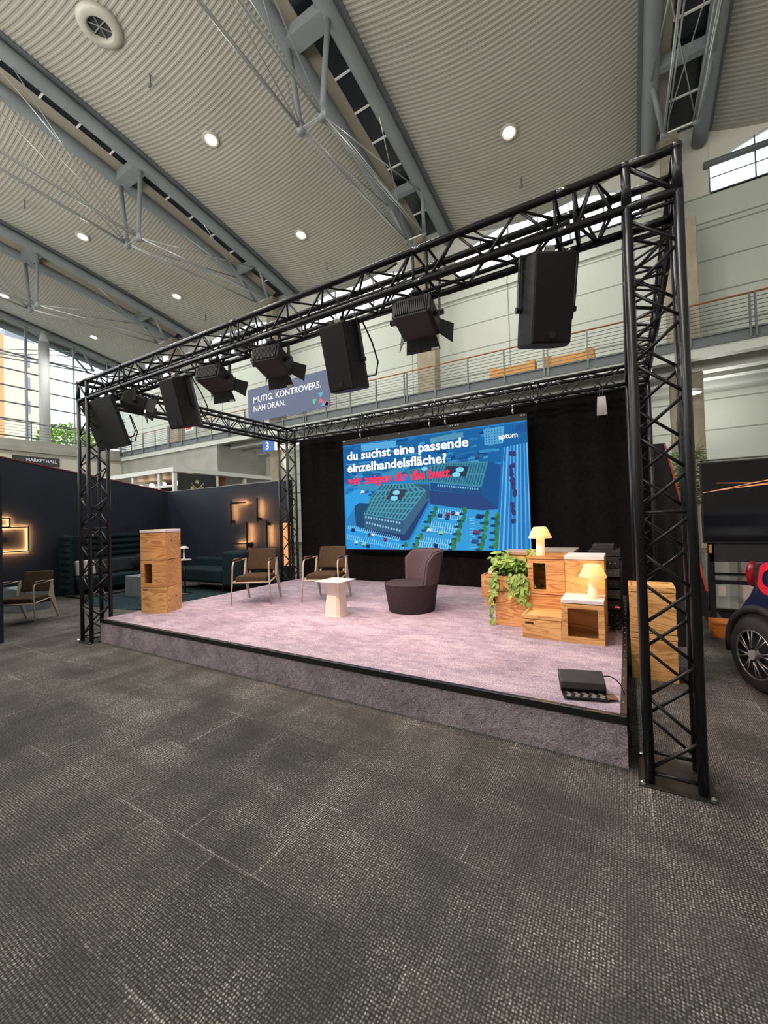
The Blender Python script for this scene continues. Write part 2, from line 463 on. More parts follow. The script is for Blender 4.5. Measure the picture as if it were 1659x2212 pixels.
# ------------------------------------------------------------------ ceiling lights, vent, hooks
LAMP_RING = mat('lamp_ring', srgb(176, 172, 160), .4)
def lamp_disc(strength): return emis('lamp_glow_%d' % strength, (1, .93, .8, 1), strength)
lamp_rows = [3.0, 8.7, 14.3, -2.7, -8.4, -14.0]
dirs = {0: 'right', 1: 'middle', 2: 'second', 3: 'third'}
lpx = []
lab = {(0, 2): 'round bright ceiling lamp in the right bay, above the truss between right speaker and column',
       (0, 1): 'round ceiling lamp of the right bay just above the top edge',
       (1, 1): 'round bright ceiling lamp in the middle bay, left of the strut pair',
       (1, 2): 'small round ceiling lamp low in the middle bay, over the middle of the truss',
       (1, 0): 'round ceiling lamp near the top left corner, beyond the round vent',
       (2, 1): 'round ceiling lamp at far left, between two roof girders',
       (2, 2): 'small round ceiling lamp above the left part of the truss',
       (3, 2): 'round ceiling lamp beside the window wall, farthest left'}
for bay in range(4):
    xa = girders[bay + 2] + HALF + .28; xb = girders[bay + 1] - HALF - .28
    s = .47
    for r, Y in enumerate(lamp_rows):
        x = xa + (xb - xa) * s; z = zceil(s, Y)
        if (bay, r) == (1, 0): pass
        label = lab.get((bay, r), 'round recessed ceiling lamp high above, out of the frame')
        t = thing('ceiling_lamp', label, 'ceiling lamp', (x, Y, z), 0, 'recessed ceiling lamps')
        sl = math.atan(-.13 - .006 * (Y - 8)); T = Matrix.Rotation(sl, 4, 'X')
        b = MB(T); b.lathe([(.33, .02), (.35, -.07), (.32, -.1), (.27, -.1), (.2, -.05), (.2, .12)], 24, cap=False); b.build('rim', LAMP_RING, t, True)
        b = MB(T); b.lathe([(.0, -.07), (.2, -.07)], 24, cap=False); b.build('lens', lamp_disc(22), t)
        sl_ = spot('ceiling_lamp_light', (x, Y, z - .16), (x, Y - .0001, 0), 1050, (1, .965, .91), math.radians(150), .5, .25)
        if bay in (0, 1, 2) and r in (1, 2):
            Yh = Y + 2.2 if r == 2 else Y - 2.6
            b = MB(); zz = zceil(s, Yh); b.tube((0, 0, .0), (0, 0, -.42), .03, 6); b.box(-.09, .09, -.03, .03, -.44, -.38)
            o = b.build('ceiling_hook', STEEL_DK, None, False, loc=(x, Yh, zz))
            tag(o, 'thin dark hook hanging from the %s ceiling bay, %s end' % (('right', 'middle', 'left')[bay], 'wall' if r == 2 else 'near'), 'hook', 'ceiling hooks')
# round vent
xa = girders[2 + 1] + HALF + .28; xb = girders[2] - HALF - .28; s = .47; Y = 4.4
t = thing('ceiling_vent', 'round ceiling vent collar with dark grille near the top left corner', 'vent', (xa + (xb - xa) * s, Y, zceil(s, Y)))
b = MB(); b.lathe([(.62, .03), (.68, -.1), (.62, -.2), (.42, -.24), (.36, -.2), (.36, .05)], 28, cap=False); b.build('collar', LAMP_RING, t, True)
b = MB(); b.lathe([(0, -.08), (.36, -.08)], 24, cap=False); b.build('grille', mat('vent_dark', srgb(58, 54, 52), .7), t)
b = MB()
for a in range(6):
    c_, s_ = math.cos(a * PI / 3), math.sin(a * PI / 3); b.tube((0, 0, -.12), (.36 * c_, .36 * s_, -.12), .02, 6)
b.build('vane', STEEL, t)

# ------------------------------------------------------------------ back wall, clerestory, columns
PANEL = mat('wall_panel', srgb(196, 198, 188), .7, 0, .3)
nt, N, L, B = nodes(PANEL)
mp = coords(nt, 'Object', (1, 1, 1), (-.6, 0, .35)); sx_ = N.new('ShaderNodeSeparateXYZ'); L.new(mp.outputs[0], sx_.inputs[0])
cmb = N.new('ShaderNodeCombineXYZ'); L.new(sx_.outputs[0], cmb.inputs[0]); L.new(sx_.outputs[2], cmb.inputs[1])
br = N.new('ShaderNodeTexBrick'); br.offset = 0; br.inputs['Scale'].default_value = 1; br.inputs['Brick Width'].default_value = 5.55; br.inputs['Row Height'].default_value = 1.35
br.inputs['Mortar Size'].default_value = .03; br.inputs['Color1'].default_value = srgb(184, 190, 180); br.inputs['Color2'].default_value = srgb(190, 195, 185); br.inputs['Mortar'].default_value = srgb(132, 136, 128)
L.new(cmb.outputs[0], br.inputs['Vector']); L.new(br.outputs['Color'], B.inputs['Base Color'])
b = MB(); b.box(-42.5, 13, YB, YB + .3, 7.0, 14.55); b.box(-42.5, 13, YB - .12, YB, 13.35, 13.6)
struct(b.build('wall_back', PANEL), 'pale panelled back wall above the gallery', 'wall')
b = MB(); b.box(-42.5, 13, 20.6, 20.9, 0, 7.2); b.box(-42.5, 13, 20.5, 20.6, 3.7, 3.8)
struct(b.build('wall_back_lower', PANEL), 'pale back wall under the gallery', 'wall')
FASCIA = mat('white_fascia', srgb(206, 204, 194), .6)
GLASS = bpy.data.materials.new('window_glass'); GLASS.use_nodes = True
nt = GLASS.node_tree; nt.nodes.clear()
tr = nt.nodes.new('ShaderNodeBsdfTransparent'); gl = nt.nodes.new('ShaderNodeBsdfGlossy'); mx = nt.nodes.new('ShaderNodeMixShader'); ou = nt.nodes.new('ShaderNodeOutputMaterial')
fz = nt.nodes.new('ShaderNodeFresnel'); fz.inputs[0].default_value = 1.3
tr.inputs[0].default_value = (.95, .98, 1, 1); gl.inputs['Roughness'].default_value = .02
nt.links.new(fz.outputs[0], mx.inputs[0]); nt.links.new(tr.outputs[0], mx.inputs[1]); nt.links.new(gl.outputs[0], mx.inputs[2]); nt.links.new(mx.outputs[0], ou.inputs[0])
wi = 0
for k in range(5):
    xa = girders[k + 1] + HALF + .3; xb = girders[k] - HALF - .3
    zb = 14.55; zend = 15.75; rise = .95
    arc = lambda s: zend + rise * 4 * s * (1 - s)
    n = 16
    # fascia between the arch and the sagging roof
    b = MB()
    for i in range(n):
        s0, s1 = i / n, (i + 1) / n
        x0, x1 = xa + (xb - xa) * s0, xa + (xb - xa) * s1
        for yy in (YB, YB + .2):
            b.add([(x0, yy, arc(s0)), (x1, yy, arc(s1)), (x1, yy, max(zceil(s1, YB), arc(s1)) + .1), (x0, yy, max(zceil(s0, YB), arc(s0)) + .1)], [(0, 1, 2, 3)])
        b.add([(x0, YB, arc(s0)), (x1, YB, arc(s1)), (x1, YB + .2, arc(s1)), (x0, YB + .2, arc(s0))], [(0, 1, 2, 3)])
    b.box(xa - 2.4, xa, YB + .05, YB + .2, zb, 17.7)
    struct(b.build('trim_%d' % (k + 1), FASCIA), 'white arched fascia over the clerestory window', 'trim')
    wi += 1
    w = MB()
    for i in range(n):
        s0, s1 = i / n, (i + 1) / n
        x0, x1 = xa + (xb - xa) * s0, xa + (xb - xa) * s1
        w.add([(x0, YB + .12, zb), (x1, YB + .12, zb), (x1, YB + .12, arc(s1)), (x0, YB + .12, arc(s0))], [(0, 1, 2, 3)])
    wo = w.build('window_%d' % wi, GLASS); struct(wo, 'arched clerestory window under the roof at the back wall', 'window')
    f = MB(); f.tube((xa - .2, YB - .1, zend - .05), (xb + .2, YB - .1, zend - .05), .13, 10)
    f.box(xa, xb, YB, YB + .14, zb - .05, zb + .05)
    for i in range(0, 7):
        x = xa + (xb - xa) * i / 6; f.box(x - .02, x + .02, YB + .02, YB + .1, zb, arc(i / 6))
    f.box(xa, xb, YB + .02, YB + .06, zb + .62, zb + .645)
    f.build('window_frame', STEEL_DK, wo)

clab = ['concrete column rising at the back wall right of the near truss column', 'concrete column at the back wall behind the floodlight over the middle of the stage',
        'concrete column at the back wall near the blue banner', 'concrete column at the far left end of the back wall']
for k in range(1, 5):
    gx = girders[k]; zs = 13.0
    b = MB(); b.box(gx - .55, gx + .5, 17.3, 17.95, 0, zs); b.box(gx - .55, gx + .03, 17.3, 17.95, zs, zt(17.5) - .3)
    tag(b.build('concrete_column', CONC, None, False, .03), clab[k - 1], 'column', 'concrete columns')

# ------------------------------------------------------------------ gallery
FASC_DK = mat('gallery_channel_steel', srgb(92, 98, 100), .55)
FASC_LT = mat('gallery_flange', srgb(188, 192, 184), .6)
b = MB(); b.box(-36.7, 13, 16.05, YB, 7.45, 7.72)
b.box(-42, -36.7, -16, YB, 7.45, 7.72)
struct(b.build('gallery_floor', CONC_G), 'gallery floor slab running along back and window walls', 'gallery')
g = tag(bpy.data.objects.new('gallery_edge', None), None, None, None, 'structure'); COL.objects.link(g); g['label'] = 'steel edge of the back gallery'; g['category'] = 'gallery'
b = MB(); b.box(-36.6, 13, 16.0, 16.05, 7.38, 7.76); b.box(-36.6, 13, 15.93, 16.05, 7.72, 7.78); b.box(-36.6, 13, 15.93, 16.0, 7.36, 7.42); b.build('channel', FASC_DK, g)
b = MB(); b.box(-36.6, 13, 15.98, 16.35, 7.02, 7.36); b.build('flange_beam', FASC_LT, g)
b = MB()
for y0 in (17.2, 18.4): b.box(-24.4, 13, y0, y0 + .5, 6.85, 7.3)
b.box(-24.4, 13, 19.6, 20.6, 6.7, 7.1); b.build('floor_beam', FASC_LT, g)
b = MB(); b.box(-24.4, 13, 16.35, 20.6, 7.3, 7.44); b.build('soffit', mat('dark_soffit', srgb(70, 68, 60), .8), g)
# wall closing the gallery at the left part
b = MB(); b.box(-36.7, -24.4, 16.1, 16.4, 0, 7.02); b.box(-24.7, -24.4, 16.401, 20.6, 0, 7.02)
struct(b.build('wall_back_left', CONC_G), 'pale concrete wall under the left part of the gallery', 'wall')
b = MB(); b.box(-37.2, -36.7, -16, 16.4, 0, 7.05)
struct(b.build('wall_left', mat('pale_render', srgb(196, 194, 180), .8)), 'pale wall below the window gallery', 'wall')
b = MB(); b.box(-36.95, -36.45, -16, 16.0, 7.05, 7.4); b.box(-36.8, -36.6, -16, 16.0, 7.4, 7.9)
struct(b.build('trim_6', CONC_G), 'grey concrete edge of the window gallery', 'trim')

RAIL_ST = mat('railing_steel', srgb(105, 108, 108), .4, .5)
RAIL_WD = mat('handrail_wood', srgb(150, 92, 58), .4)
t = thing('gallery_railing', 'back gallery railing with wooden handrail and steel wires', 'railing', (0, 0, 0), 0)
b = MB(); b.tube((-36.6, 15.97, 8.95), (13, 15.97, 8.95), .035, 8); b.build('handrail', RAIL_WD, t, True)
b = MB()
for i in range(7): b.tube((-36.6, 15.97, 7.93 + i * .142), (13, 15.97, 7.93 + i * .142), .013, 5)
b.build('wire_infill', RAIL_ST, t)
x = -36.5; i = 0
while x < 12:
    b = MB(); b.box(x - .03, x + .03, 15.9, 15.96, 7.4, 8.93)
    if i % 4 == 0: b.box(x + .12, x + .18, 15.9, 15.96, 7.4, 8.93)
    b.build('post', RAIL_ST, t); x += 1.68; i += 1
t = thing('window_railing', 'thin steel railing along the window gallery at left', 'railing', (0, 0, 0), 0)
b = MB(); b.tube((-36.7, -16, 9.15), (-36.7, 15.97, 9.15), .035, 8)
b.build('handrail', RAIL_ST, t, True)
b = MB()
for i in range(5): b.tube((-36.7, -16, 8.1 + i * .2), (-36.7, 15.97, 8.1 + i * .2), .012, 5)
b.build('wire_infill', RAIL_ST, t)
y = -1.0
while y < 16:
    b = MB(); b.box(-36.73, -36.67, y - .03, y + .03, 7.5, 9.13); b.build('post', RAIL_ST, t); y += 2.2

# window front at left
XW = -41.2
wi += 1
w = MB()
ys = ysamp(-16, YB, 34)
for Y0, Y1 in zip(ys[:-1], ys[1:]):
    w.add([(XW, Y0, 7.9), (XW, Y1, 7.9), (XW, Y1, zt(Y1) - .1), (XW, Y0, zt(Y0) - .1)], [(0, 1, 2, 3)])
wo = struct(w.build('window_%d' % wi, GLASS), 'tall glazed window front at left', 'window')
f = MB(); FR_GREY = mat('window_frame_grey', srgb(120, 126, 130), .5)
for Y in (-10, -7, -4.3, -1.6, 1.1, 3.8, 6.5, 9.2, 14.6, 17.3): f.box(XW - .05, XW + .08, Y - .04, Y + .04, 7.7, zt(Y) - .1)
f.box(XW - .1, XW + .1, 11.2, 11.35, 7.7, zt(11.3) - .1)
f.build('mullion', FR_GREY, wo)
f = MB(); z = 8.9
while z < 16.6:
    f.tube((XW + .05, -16, z), (XW + .05, YB, z), .06, 6); z += 1.3
f.build('transom', STEEL_DK, wo)
f = MB(); f.box(XW - .12, XW + .25, -16, YB, 7.45, 7.95); f.build('sill', CONC_G, wo)
b = MB(); b.tube((XW + .75, 12.2, 7.72), (XW + .75, 12.2, zt(12.2) - 1.2), .36, 16); b.tube((XW + .75, 12.2, zt(12.2) - 1.2), (XW + .75, 12.2, zt(12.2) - .3), .36, 12, .16)
tag(b.build('round_column', mat('light_grey_column', srgb(178, 182, 182), .6), None, True), 'round pale column standing in front of the window front', 'column')

# outside
TOWER = mat('tower_render', srgb(200, 150, 100), .8)
t = thing('tower_building', 'pale orange tower block seen through the left windows', 'building', (-118, 36, 0))
b = MB(); b.box(-8, 8, -7, 3.2, 0, 42); b.build('tower_body', mat('tower_pale', srgb(214, 194, 168), .8), t)
b = MB(); b.box(7.95, 8.1, -7.05, -5.0, 0, 42); b.build('orange_edge', TOWER, t)
for zz in range(6):
    b = MB(); b.box(8.0, 8.15, -1.3, -.6, 36.5 - zz * 5, 39.2 - zz * 5); b.build('window', mat('tower_window', srgb(120, 128, 134), .3), t)
b = MB(); b.path([(8.2, 2.4, 38.5), (8.2, 1.6, 39.2), (8.2, .8, 38.3), (8.2, 1.6, 37.4), (8.2, 2.6, 37.9)], .3, 6); b.path([(8.2, 1.2, 36.2), (8.2, 1.9, 35.4), (8.2, 1.2, 34.5)], .25, 6)
b.build('sign_mark', mat('tower_mark', srgb(90, 170, 200), .5), t)
b = MB(); b.tube((2, -1.5, 42), (2, -1.5, 58), .35, 6); b.tube((-1, 0, 42), (-1, 0, 50), .3, 6); b.box(0, 6, -4, 1, 42, 44.5); b.build('roof_mast', FR_GREY, t)

LEAF_OUT = varied('tree_leaf', srgb(88, 122, 34), srgb(136, 168, 60), 3, .7)
t = thing('leafy_tree', 'bright green leafy tree outside the left windows', 'tree', (-62, 22.8, 0))
b = MB(); b.tube((0, 0, -.3), (0, 0, 10.5), .3, 8, .15); b.build('trunk', mat('bark', srgb(90, 75, 60), .9), t)
b = MB(); rr = random.Random(3)
for i in range(1500):
    th = rr.uniform(0, 2 * PI); ph = math.acos(rr.uniform(-1, 1)); R_ = 3.3 * rr.uniform(.3, 1) ** .5
    c_ = Vector((R_ * math.sin(ph) * math.cos(th), R_ * math.sin(ph) * math.sin(th) * 1.15, 12.0 + R_ * math.cos(ph) * .95))
    a = Vector((rr.uniform(-1, 1), rr.uniform(-1, 1), rr.uniform(-1, 1))).normalized() * .28; q = a.orthogonal().normalized() * .18
    b.add([c_ - a, c_ + q, c_ + a, c_ - q], [(0, 1, 2, 3)])
o = b.build('foliage', LEAF_OUT, t); o['kind'] = 'stuff'

# ------------------------------------------------------------------ things on the gallery and under it
BANNER = mat('banner_blue', srgb(84, 92, 120), .7)
t = thing('banner', 'large grey blue banner with white slogan on the gallery railing', 'banner', (-20.9, 15.84, 7.95))
b = MB(); b.box(0, 6.6, -.02, .02, 0, 2.15); b.build('panel', BANNER, t)
WHITE_TX = mat('white_print', srgb(225, 228, 232), .7)
text_mesh('lettering', 'MUTIG. KONTROVERS.', WHITE_TX, t, (.5, -.025, 1.22), (1, 0, 0), (0, 0, 1), width=5.5, bold=.012)
text_mesh('lettering', 'NAH DRAN.', WHITE_TX, t, (.5, -.025, .66), (1, 0, 0), (0, 0, 1), width=2.72, bold=.012)
def tri(b, x, z, w, h, up_=True):
    b.add([(x, -.024, z), (x + w, -.024, z), (x + w / 2, -.024, z + (h if up_ else -h))], [(0, 1, 2)])
for nm, colr, tris in (('teal_triangle', srgb(70, 150, 170), [(5.75, .93, .42, .33, False), (5.98, .13, .36, .3, True)]), ('green_triangle', srgb(80, 170, 130), [(5.3, .62, .36, .33, False)]),
                       ('pink_triangle', srgb(205, 80, 120), [(5.78, .33, .36, .33, True), (6.2, .32, .36, .3, False), (6.2, .1, .36, .26, True)])):
    b = MB()
    for q in tris: tri(b, *q)
    b.build(nm, mat(nm, colr, .7), t)
OAK = varied('gallery_oak', srgb(200, 140, 70), srgb(214, 156, 86), 4, .6)
for i, (x0, x1) in enumerate(((-5.35, -3.35), (-2.95, -1.0))):
    b = MB(); pr_ = [(x0, 7.72), (x1, 7.72), (x1, 8.36), (x1 - .3, 8.36), (x1 - .34, 8.27), (x0 + .34, 8.27), (x0 + .3, 8.36), (x0, 8.36)]
    b.prism(pr_, 16.35, 17.0)
    tag(b.build('gallery_crate', OAK, None, False, .01), ('low oak crate on the gallery, left one of the two' if i == 0 else 'low oak crate on the gallery, right one nearer the big speaker'), 'crate', 'crates on the gallery')
b = MB(); b.box(-34.3, -32.4, 18.7, 18.8, 7.72, 10.2)
struct(b.build('door_1', mat('gallery_door', srgb(128, 122, 108), .7)), 'brownish door opening on the left gallery', 'door')
t = thing('exit_sign', 'small lit red and white sign hanging over the left gallery', 'sign', (-28.75, 17, 8.75))
b = MB(); b.box(-.42, .42, -.05, .05, 0, .5); b.build('lightbox', emis('sign_white', (1, .93, .82, 1), 1.2), t)
b = MB(); b.box(-.36, .36, -.06, -.052, .06, .24); b.box(-.2, -.05, -.06, -.052, .27, .45); b.box(.05, .3, -.06, -.052, .3, .42); b.build('symbol', mat('sign_red', srgb(210, 40, 40), .6, emit=srgb(210, 40, 40), estr=.6), t)
b = MB(); b.tube((0, .0, .4), (0, 1.8, .4), .03, 6); b.build('hanger', RAIL_ST, t)
t = thing('hall_number_sign', 'blue hall sign with a 3 hanging under the gallery edge', 'sign', (-19.95, 16.1, 6.03))
b = MB(); b.box(0, 1.0, -.04, .04, 0, .68); b.build('blue_panel', mat('sign_blue', srgb(44, 84, 160), .5, emit=srgb(44, 84, 160), estr=.3), t)
b = MB(); b.box(1.04, 2.2, -.04, .04, 0, .68); b.build('white_panel', emis('sign_lit', (1, .95, .85, 1), .9), t)
text_mesh('number', '3', mat('sign_yellow', srgb(250, 236, 150), .5, emit=srgb(250, 236, 150), estr=.5), t, (.28, -.045, .12), (1, 0, 0), (0, 0, 1), size=.66, bold=.02)
b = MB(); b.box(1.25, 1.32, -.05, -.042, .1, .58); b.box(1.42, 1.55, -.05, -.042, .1, .58); b.box(1.75, 2.1, -.05, -.042, .3, .6)
b.build('pictogram', mat('sign_picto', srgb(190, 150, 80), .6), t)
b = MB(); b.tube((.3, 0, .68), (.3, 0, 1.0), .02, 6); b.tube((1.8, 0, .68), (1.8, 0, 1.0), .02, 6); b.build('hanger', RAIL_ST, t)
t = thing('market_sign', 'dark long sign reading MARKETHALL on the pale left wall', 'sign', (-36.68, 8.9, 6.15))
b = MB(); b.box(-.02, .06, 0, 2.75, 0, .62); b.build('board', mat('sign_dark', srgb(52, 56, 60), .7), t)
text_mesh('lettering', 'MARKETHALL', WHITE_TX, t, (.065, .75, .26), (0, 1, 0), (0, 0, 1), width=1.85, bold=.015)
b = MB(); b.path([(.065, .2, .3), (.065, .35, .42), (.065, .5, .26), (.065, .62, .36)], .02, 5); b.build('emblem', mat('sign_faded', srgb(110, 114, 116), .7), t)
b = MB(); b.lathe([(.0, -.12), (.3, -.12), (.34, 0), (.3, .05), (0, .08)], 20, cap=False)
t = thing('round_gallery_lamp', 'round white lamp lit under the right gallery', 'lamp', (2.15, 16.4, 5.85))
b = MB(); b.lathe([(.0, 0), (.31, 0), (.31, .03)], 24, cap=False); b.build('lens', emis('gallery_lamp', (1, .97, .9, 1), 4), t)
b = MB(); b.lathe([(.33, .0), (.33, .1), (.1, .18), (.04, .2), (.04, 1.46)], 20); b.build('housing', FASC_LT, t, True)

for x_ in (2.15, -8.95, -20.05): point('under_gallery_fill', (x_ + .9, 18.3, 5.6), 110, (1, .97, .92), .3)  # fill lights added without fixtures, to brighten the gallery underside

# kiosk behind the lounge wall
KW = mat('kiosk_white', srgb(206, 210, 206), .5)
t = thing('glass_kiosk', 'white framed glass kiosk with a dark emblem board behind the navy wall', 'kiosk', (-16, 7.5, 0))
b = MB(); b.box(-5.4, .1, -.1, 5.3, 3.72, 3.9); b.build('roof', KW, t)
for (x, y) in ((0, 0), (-1.0, 0), (-3.0, 0), (-5.3, 0), (0, 2.0), (0, 3.6), (0, 5.2), (-5.3, 5.2)):
    b = MB(); b.box(x - .09, x + .05, y - .05, y + .09, 0, 3.72); b.build('post', KW, t)
b = MB(); b.box(-5.3, 0, -.04, .04, 3.1, 3.2); b.build('crossbar', KW, t)
b = MB(); b.box(.02, .06, .12, 1.95, 1.4, 3.68); b.build('emblem_board', mat('kiosk_board', srgb(40, 46, 48), .7), t)
GOLD = mat('gold_print', srgb(190, 172, 110), .5)
b = MB()
def disc(b, y, z, r): b.add([(.065, y + r * math.cos(a * PI / 6), z + r * math.sin(a * PI / 6)) for a in range(12)], [tuple(range(12))])
for a in (-1, 1):
    b.tube((.067, 1.0 - a * .32, 2.75), (.067, 1.0 + a * .3, 3.3), .016, 5)
for (dy, dz) in ((0, .32), (.24, .04), (-.24, .04), (0, -.26)): disc(b, 1.0 + dy, 3.04 + dz, .085)
b.build('crossed_emblem', GOLD, t)
b = MB(); b.box(-5.2, -.1, 2.5, 2.6, 0, 3.7); b.build('inner_wall', mat('kiosk_inside', srgb(120, 84, 58), .8), t)
b = MB()
for i in range(5): b.sphere((-4.6 + i * .95, 1.2, 3.45), .12, 10, 6)
b.build('bulb', emis('kiosk_bulb', (1, .62, .35, 1), 6), t)
b = MB(); b.box(-5.3, 0, .0, .01, .1, 3.1); b.build('glass', GLASS, t)
b = MB(); b.tube((-8.3, -.8, -.35), (-8.3, -.8, 2.7), .04, 8); b.grid(lambda u, v: Vector((-9.5 + u * 2.4, -1.2 + v * .9, 2.55 + .45 * math.sin(PI * u) * math.sin(PI * v))), 12, 6)
tag(b.build('red_canopy', mat('red_cloth', srgb(190, 50, 50), .7), None, True, loc=(-16, 7.5, .35)), 'small red canopy top peeking over the left navy wall', 'canopy')

# ------------------------------------------------------------------ stage
STAGE_C = mat('lilac_carpet', srgb(170, 156, 166), .98, 0, .05)
nt, N, L, B = nodes(STAGE_C)
mp = coords(nt)
mpx = coords(nt, 'Object', (1, 2.6, 1)); n4 = noise(nt, mpx, 5.5, 5, .7)
r4 = ramp(nt, n4.outputs['Fac'], [(.36, (.72, .71, .76, 1)), (.62, (1.12, 1.1, 1.1, 1))])
n1 = noise(nt, mp, 110, 3, .7); n2 = noise(nt, mp, 2.2, 5, .65, .6); n3 = noise(nt, mp, 24, 3, .6)
r1 = ramp(nt, n1.outputs['Fac'], [(.34, srgb(124, 112, 122)), (.66, srgb(216, 203, 213))])
r2 = ramp(nt, n2.outputs['Fac'], [(.35, (.84, .82, .86, 1)), (.62, (1.08, 1.06, 1.06, 1))])
r3 = ramp(nt, n3.outputs['Fac'], [(.3, (.9, .9, .9, 1)), (.7, (1.08, 1.08, 1.08, 1))])
c = mixc(nt, mixc(nt, r1.outputs[0], r2.outputs[0], 1, 'MULTIPLY'), r3.outputs[0], .8, 'MULTIPLY')
c = mixc(nt, c, r4.outputs[0], .9, 'MULTIPLY')
L.new(c, B.inputs['Base Color']); add_bump(nt, B, n1.outputs['Fac'], .8, .012)
SX0, SX1, SY0, SY1, SH = -6.172, -.103, .098, 4.2, .2993
t = thing('stage_platform', 'low stage covered in lilac carpet with black edge trim', 'stage', (0, 0, 0))
b = MB(); b.box(SX0, SX1 - .035, SY0 + .03, SY1, .02, SH); b.build('carpet_top', STAGE_C, t)
b = MB(); rr = random.Random(5)
nxs = 240
def skirt(u, v):
    return Vector((SX0 + (SX1 - SX0) * u, SY0 - .004 - .004 * rr.random(), .0 + (SH - .045) * v))
b.grid(skirt, nxs, 8); b.build('carpet_skirt', STAGE_C, t)
b = MB(); b.box(SX0, SX1, SY0 - .012, SY0 + .03, SH - .045, SH + .004); b.build('front_edge_trim', BLACK_METAL, t, False, .004)
b = MB(); b.box(SX1 - .035, SX1, SY0 + .03, SY1, SH - .06, SH + .006); b.build('side_edge_trim', mat('brown_black_trim', srgb(44, 38, 34), .5), t)
b = MB(); b.box(SX1 - .02, SX1 - .005, SY0, SY1, .0, SH - .06); b.build('side_skirt', DRAPE, t)
b = MB(); i = 0
y = SY0 + .2
while y < SY1:
    b.sphere((SX1 - .018, y, SH + .006), .006, 6, 4); y += .22
x = SX0 + .3
while x < SX1:
    b.sphere((x, SY0 + .01, SH + .004), .006, 6, 4); x += .45
b.build('trim_screw', CHROME, t)

# ------------------------------------------------------------------ truss
S_ = .24; TW = 6.444; TD = 3.7474; TH = 3.4904
def lacing(b, T, L0, L1, face, flip=False, n=None, r=.0095):
    """zig-zag brace on one face of a square truss whose length runs along local z"""
    if n is None: n = max(2, round((L1 - L0) / .205))
    cs = [(0, 0), (S_, 0), (S_, S_), (0, S_)]
    A = cs[face]; Bc = cs[(face + 1) % 4]
    for i in range(n):
        z0 = L0 + (L1 - L0) * i / n; z1 = L0 + (L1 - L0) * (i + 1) / n
        p, q = (A, Bc) if (i + (1 if flip else 0)) % 2 == 0 else (Bc, A)
        b.tube(T @ Vector((p[0], p[1], z0)), T @ Vector((q[0], q[1], z1)), r, 7)
def truss(name, label, cat, loc, T, Ltot, joints=(), ends=True, group=None, extra=None, rung=None):
    t = thing(name, label, cat, loc, 0, group)
    for (x, y) in ((0, 0), (S_, 0), (S_, S_), (0, S_)):
        b = MB(); b.tube(T @ Vector((x, y, 0)), T @ Vector((x, y, Ltot)), .025, 14)
        for j in joints:
            b.tube(T @ Vector((x, y, j - .04)), T @ Vector((x, y, j + .04)), .0265, 14)
        b.build('chord', BLACK_METAL, t, True)
    cuts = [0.0] + list(joints) + ([rung] if rung else []) + [Ltot]
    for face in range(4):
        b = MB()
        for a, c_ in zip(cuts[:-1], cuts[1:]): lacing(b, T, a + (.07 if a != rung else .02), c_ - (.07 if c_ != rung else .02), face, face % 2 == 1)
        b.build('lacing', BLACK_METAL, t, True)
    b = MB(); cs = [(0, 0), (S_, 0), (S_, S_), (0, S_)]
    hz = []
    if ends: hz += [.05, Ltot - .05]
    for j in joints: hz += [j - .055, j + .055]
    if rung: hz.append(rung)
    for z in hz:
        for k in range(4):
            b.tube(T @ Vector((*cs[k], z)), T @ Vector((*cs[(k + 1) % 4], z)), .0105, 7)
    if hz: b.build('cross_rung', BLACK_METAL, t, True)
    if joints:
        b = MB()
        for j in joints:
            for (x, y) in cs:
                b.tube(T @ Vector((x - .03, y, j)), T @ Vector((x + .03, y, j)), .006, 6)
        b.build('connector_pin', CHROME, t)
    if extra: extra(t)
    return t
I4 = Matrix.Identity(4)
TX = Matrix(((0, 0, 1, 0), (1, 0, 0, 0), (0, 1, 0, 0), (0, 0, 0, 1)))     # local z -> world x, local x -> y, local y -> z
TY = Matrix(((1, 0, 0, 0), (0, 0, 1, 0), (0, 1, 0, 0), (0, 0, 0, 1)))     # local z -> world y, local y -> z
def col_extra(corner):
    def ex(t):
        b = MB()
        for z in (TH, TH - S_):
            for (p, q) in (((0, 0), (S_, 0)), ((S_, 0), (S_, S_)), ((S_, S_), (0, S_)), ((0, S_), (0, 0))):
                b.tube((p[0], p[1], z), (q[0], q[1], z), .025, 12)
        for (x, y) in ((0, 0), (S_, 0), (S_, S_), (0, S_)): b.tube((x, y, TH - S_), (x, y, TH), .025, 12)
        b.tube((0, 0, TH), (S_, 0, TH - S_), .014, 8); b.tube((S_, S_, TH), (S_, 0, TH - S_), .014, 8)
        for (x, y) in ((0, 0), (S_, 0), (S_, S_), (0, S_)): b.sphere((x, y, TH), .031, 10, 8)
        b.build('corner_frame', BLACK_METAL, t, True)
        b = MB(); b.box(-.055, S_ + .055, -.055, S_ + .055, 0, .008); b.build('base_plate', mat('base_plate_steel', srgb(64, 60, 54), .4, .6), t, False, .003)
        b = MB()
        for (x, y) in ((-.035, -.035), (S_ + .035, -.035), (S_ + .035, S_ + .035), (-.035, S_ + .035)): b.lathe([(.016, .008), (.016, .02), (.008, .024)], 8, (x, y, 0))
        b.build('plate_bolt', CHROME, t)
    return ex
cols = [((0, 0), 'black truss column nearest the camera at the right front corner of the stage'), ((-TW, 0), 'black truss column at the left front corner of the stage'),
        ((-TW, TD), 'black truss column at the left back corner, beside the black backdrop'), ((0, TD), 'black truss column at the right back corner, half hidden behind the front one')]
for (x, y), l in cols:
    truss('truss_column', l, 'truss column', (x, y, 0), Matrix.Translation((0, 0, .01)), TH - S_ - .01, (), True, 'stage truss columns', col_extra(0), 1.5)
def beam_T(R): return R
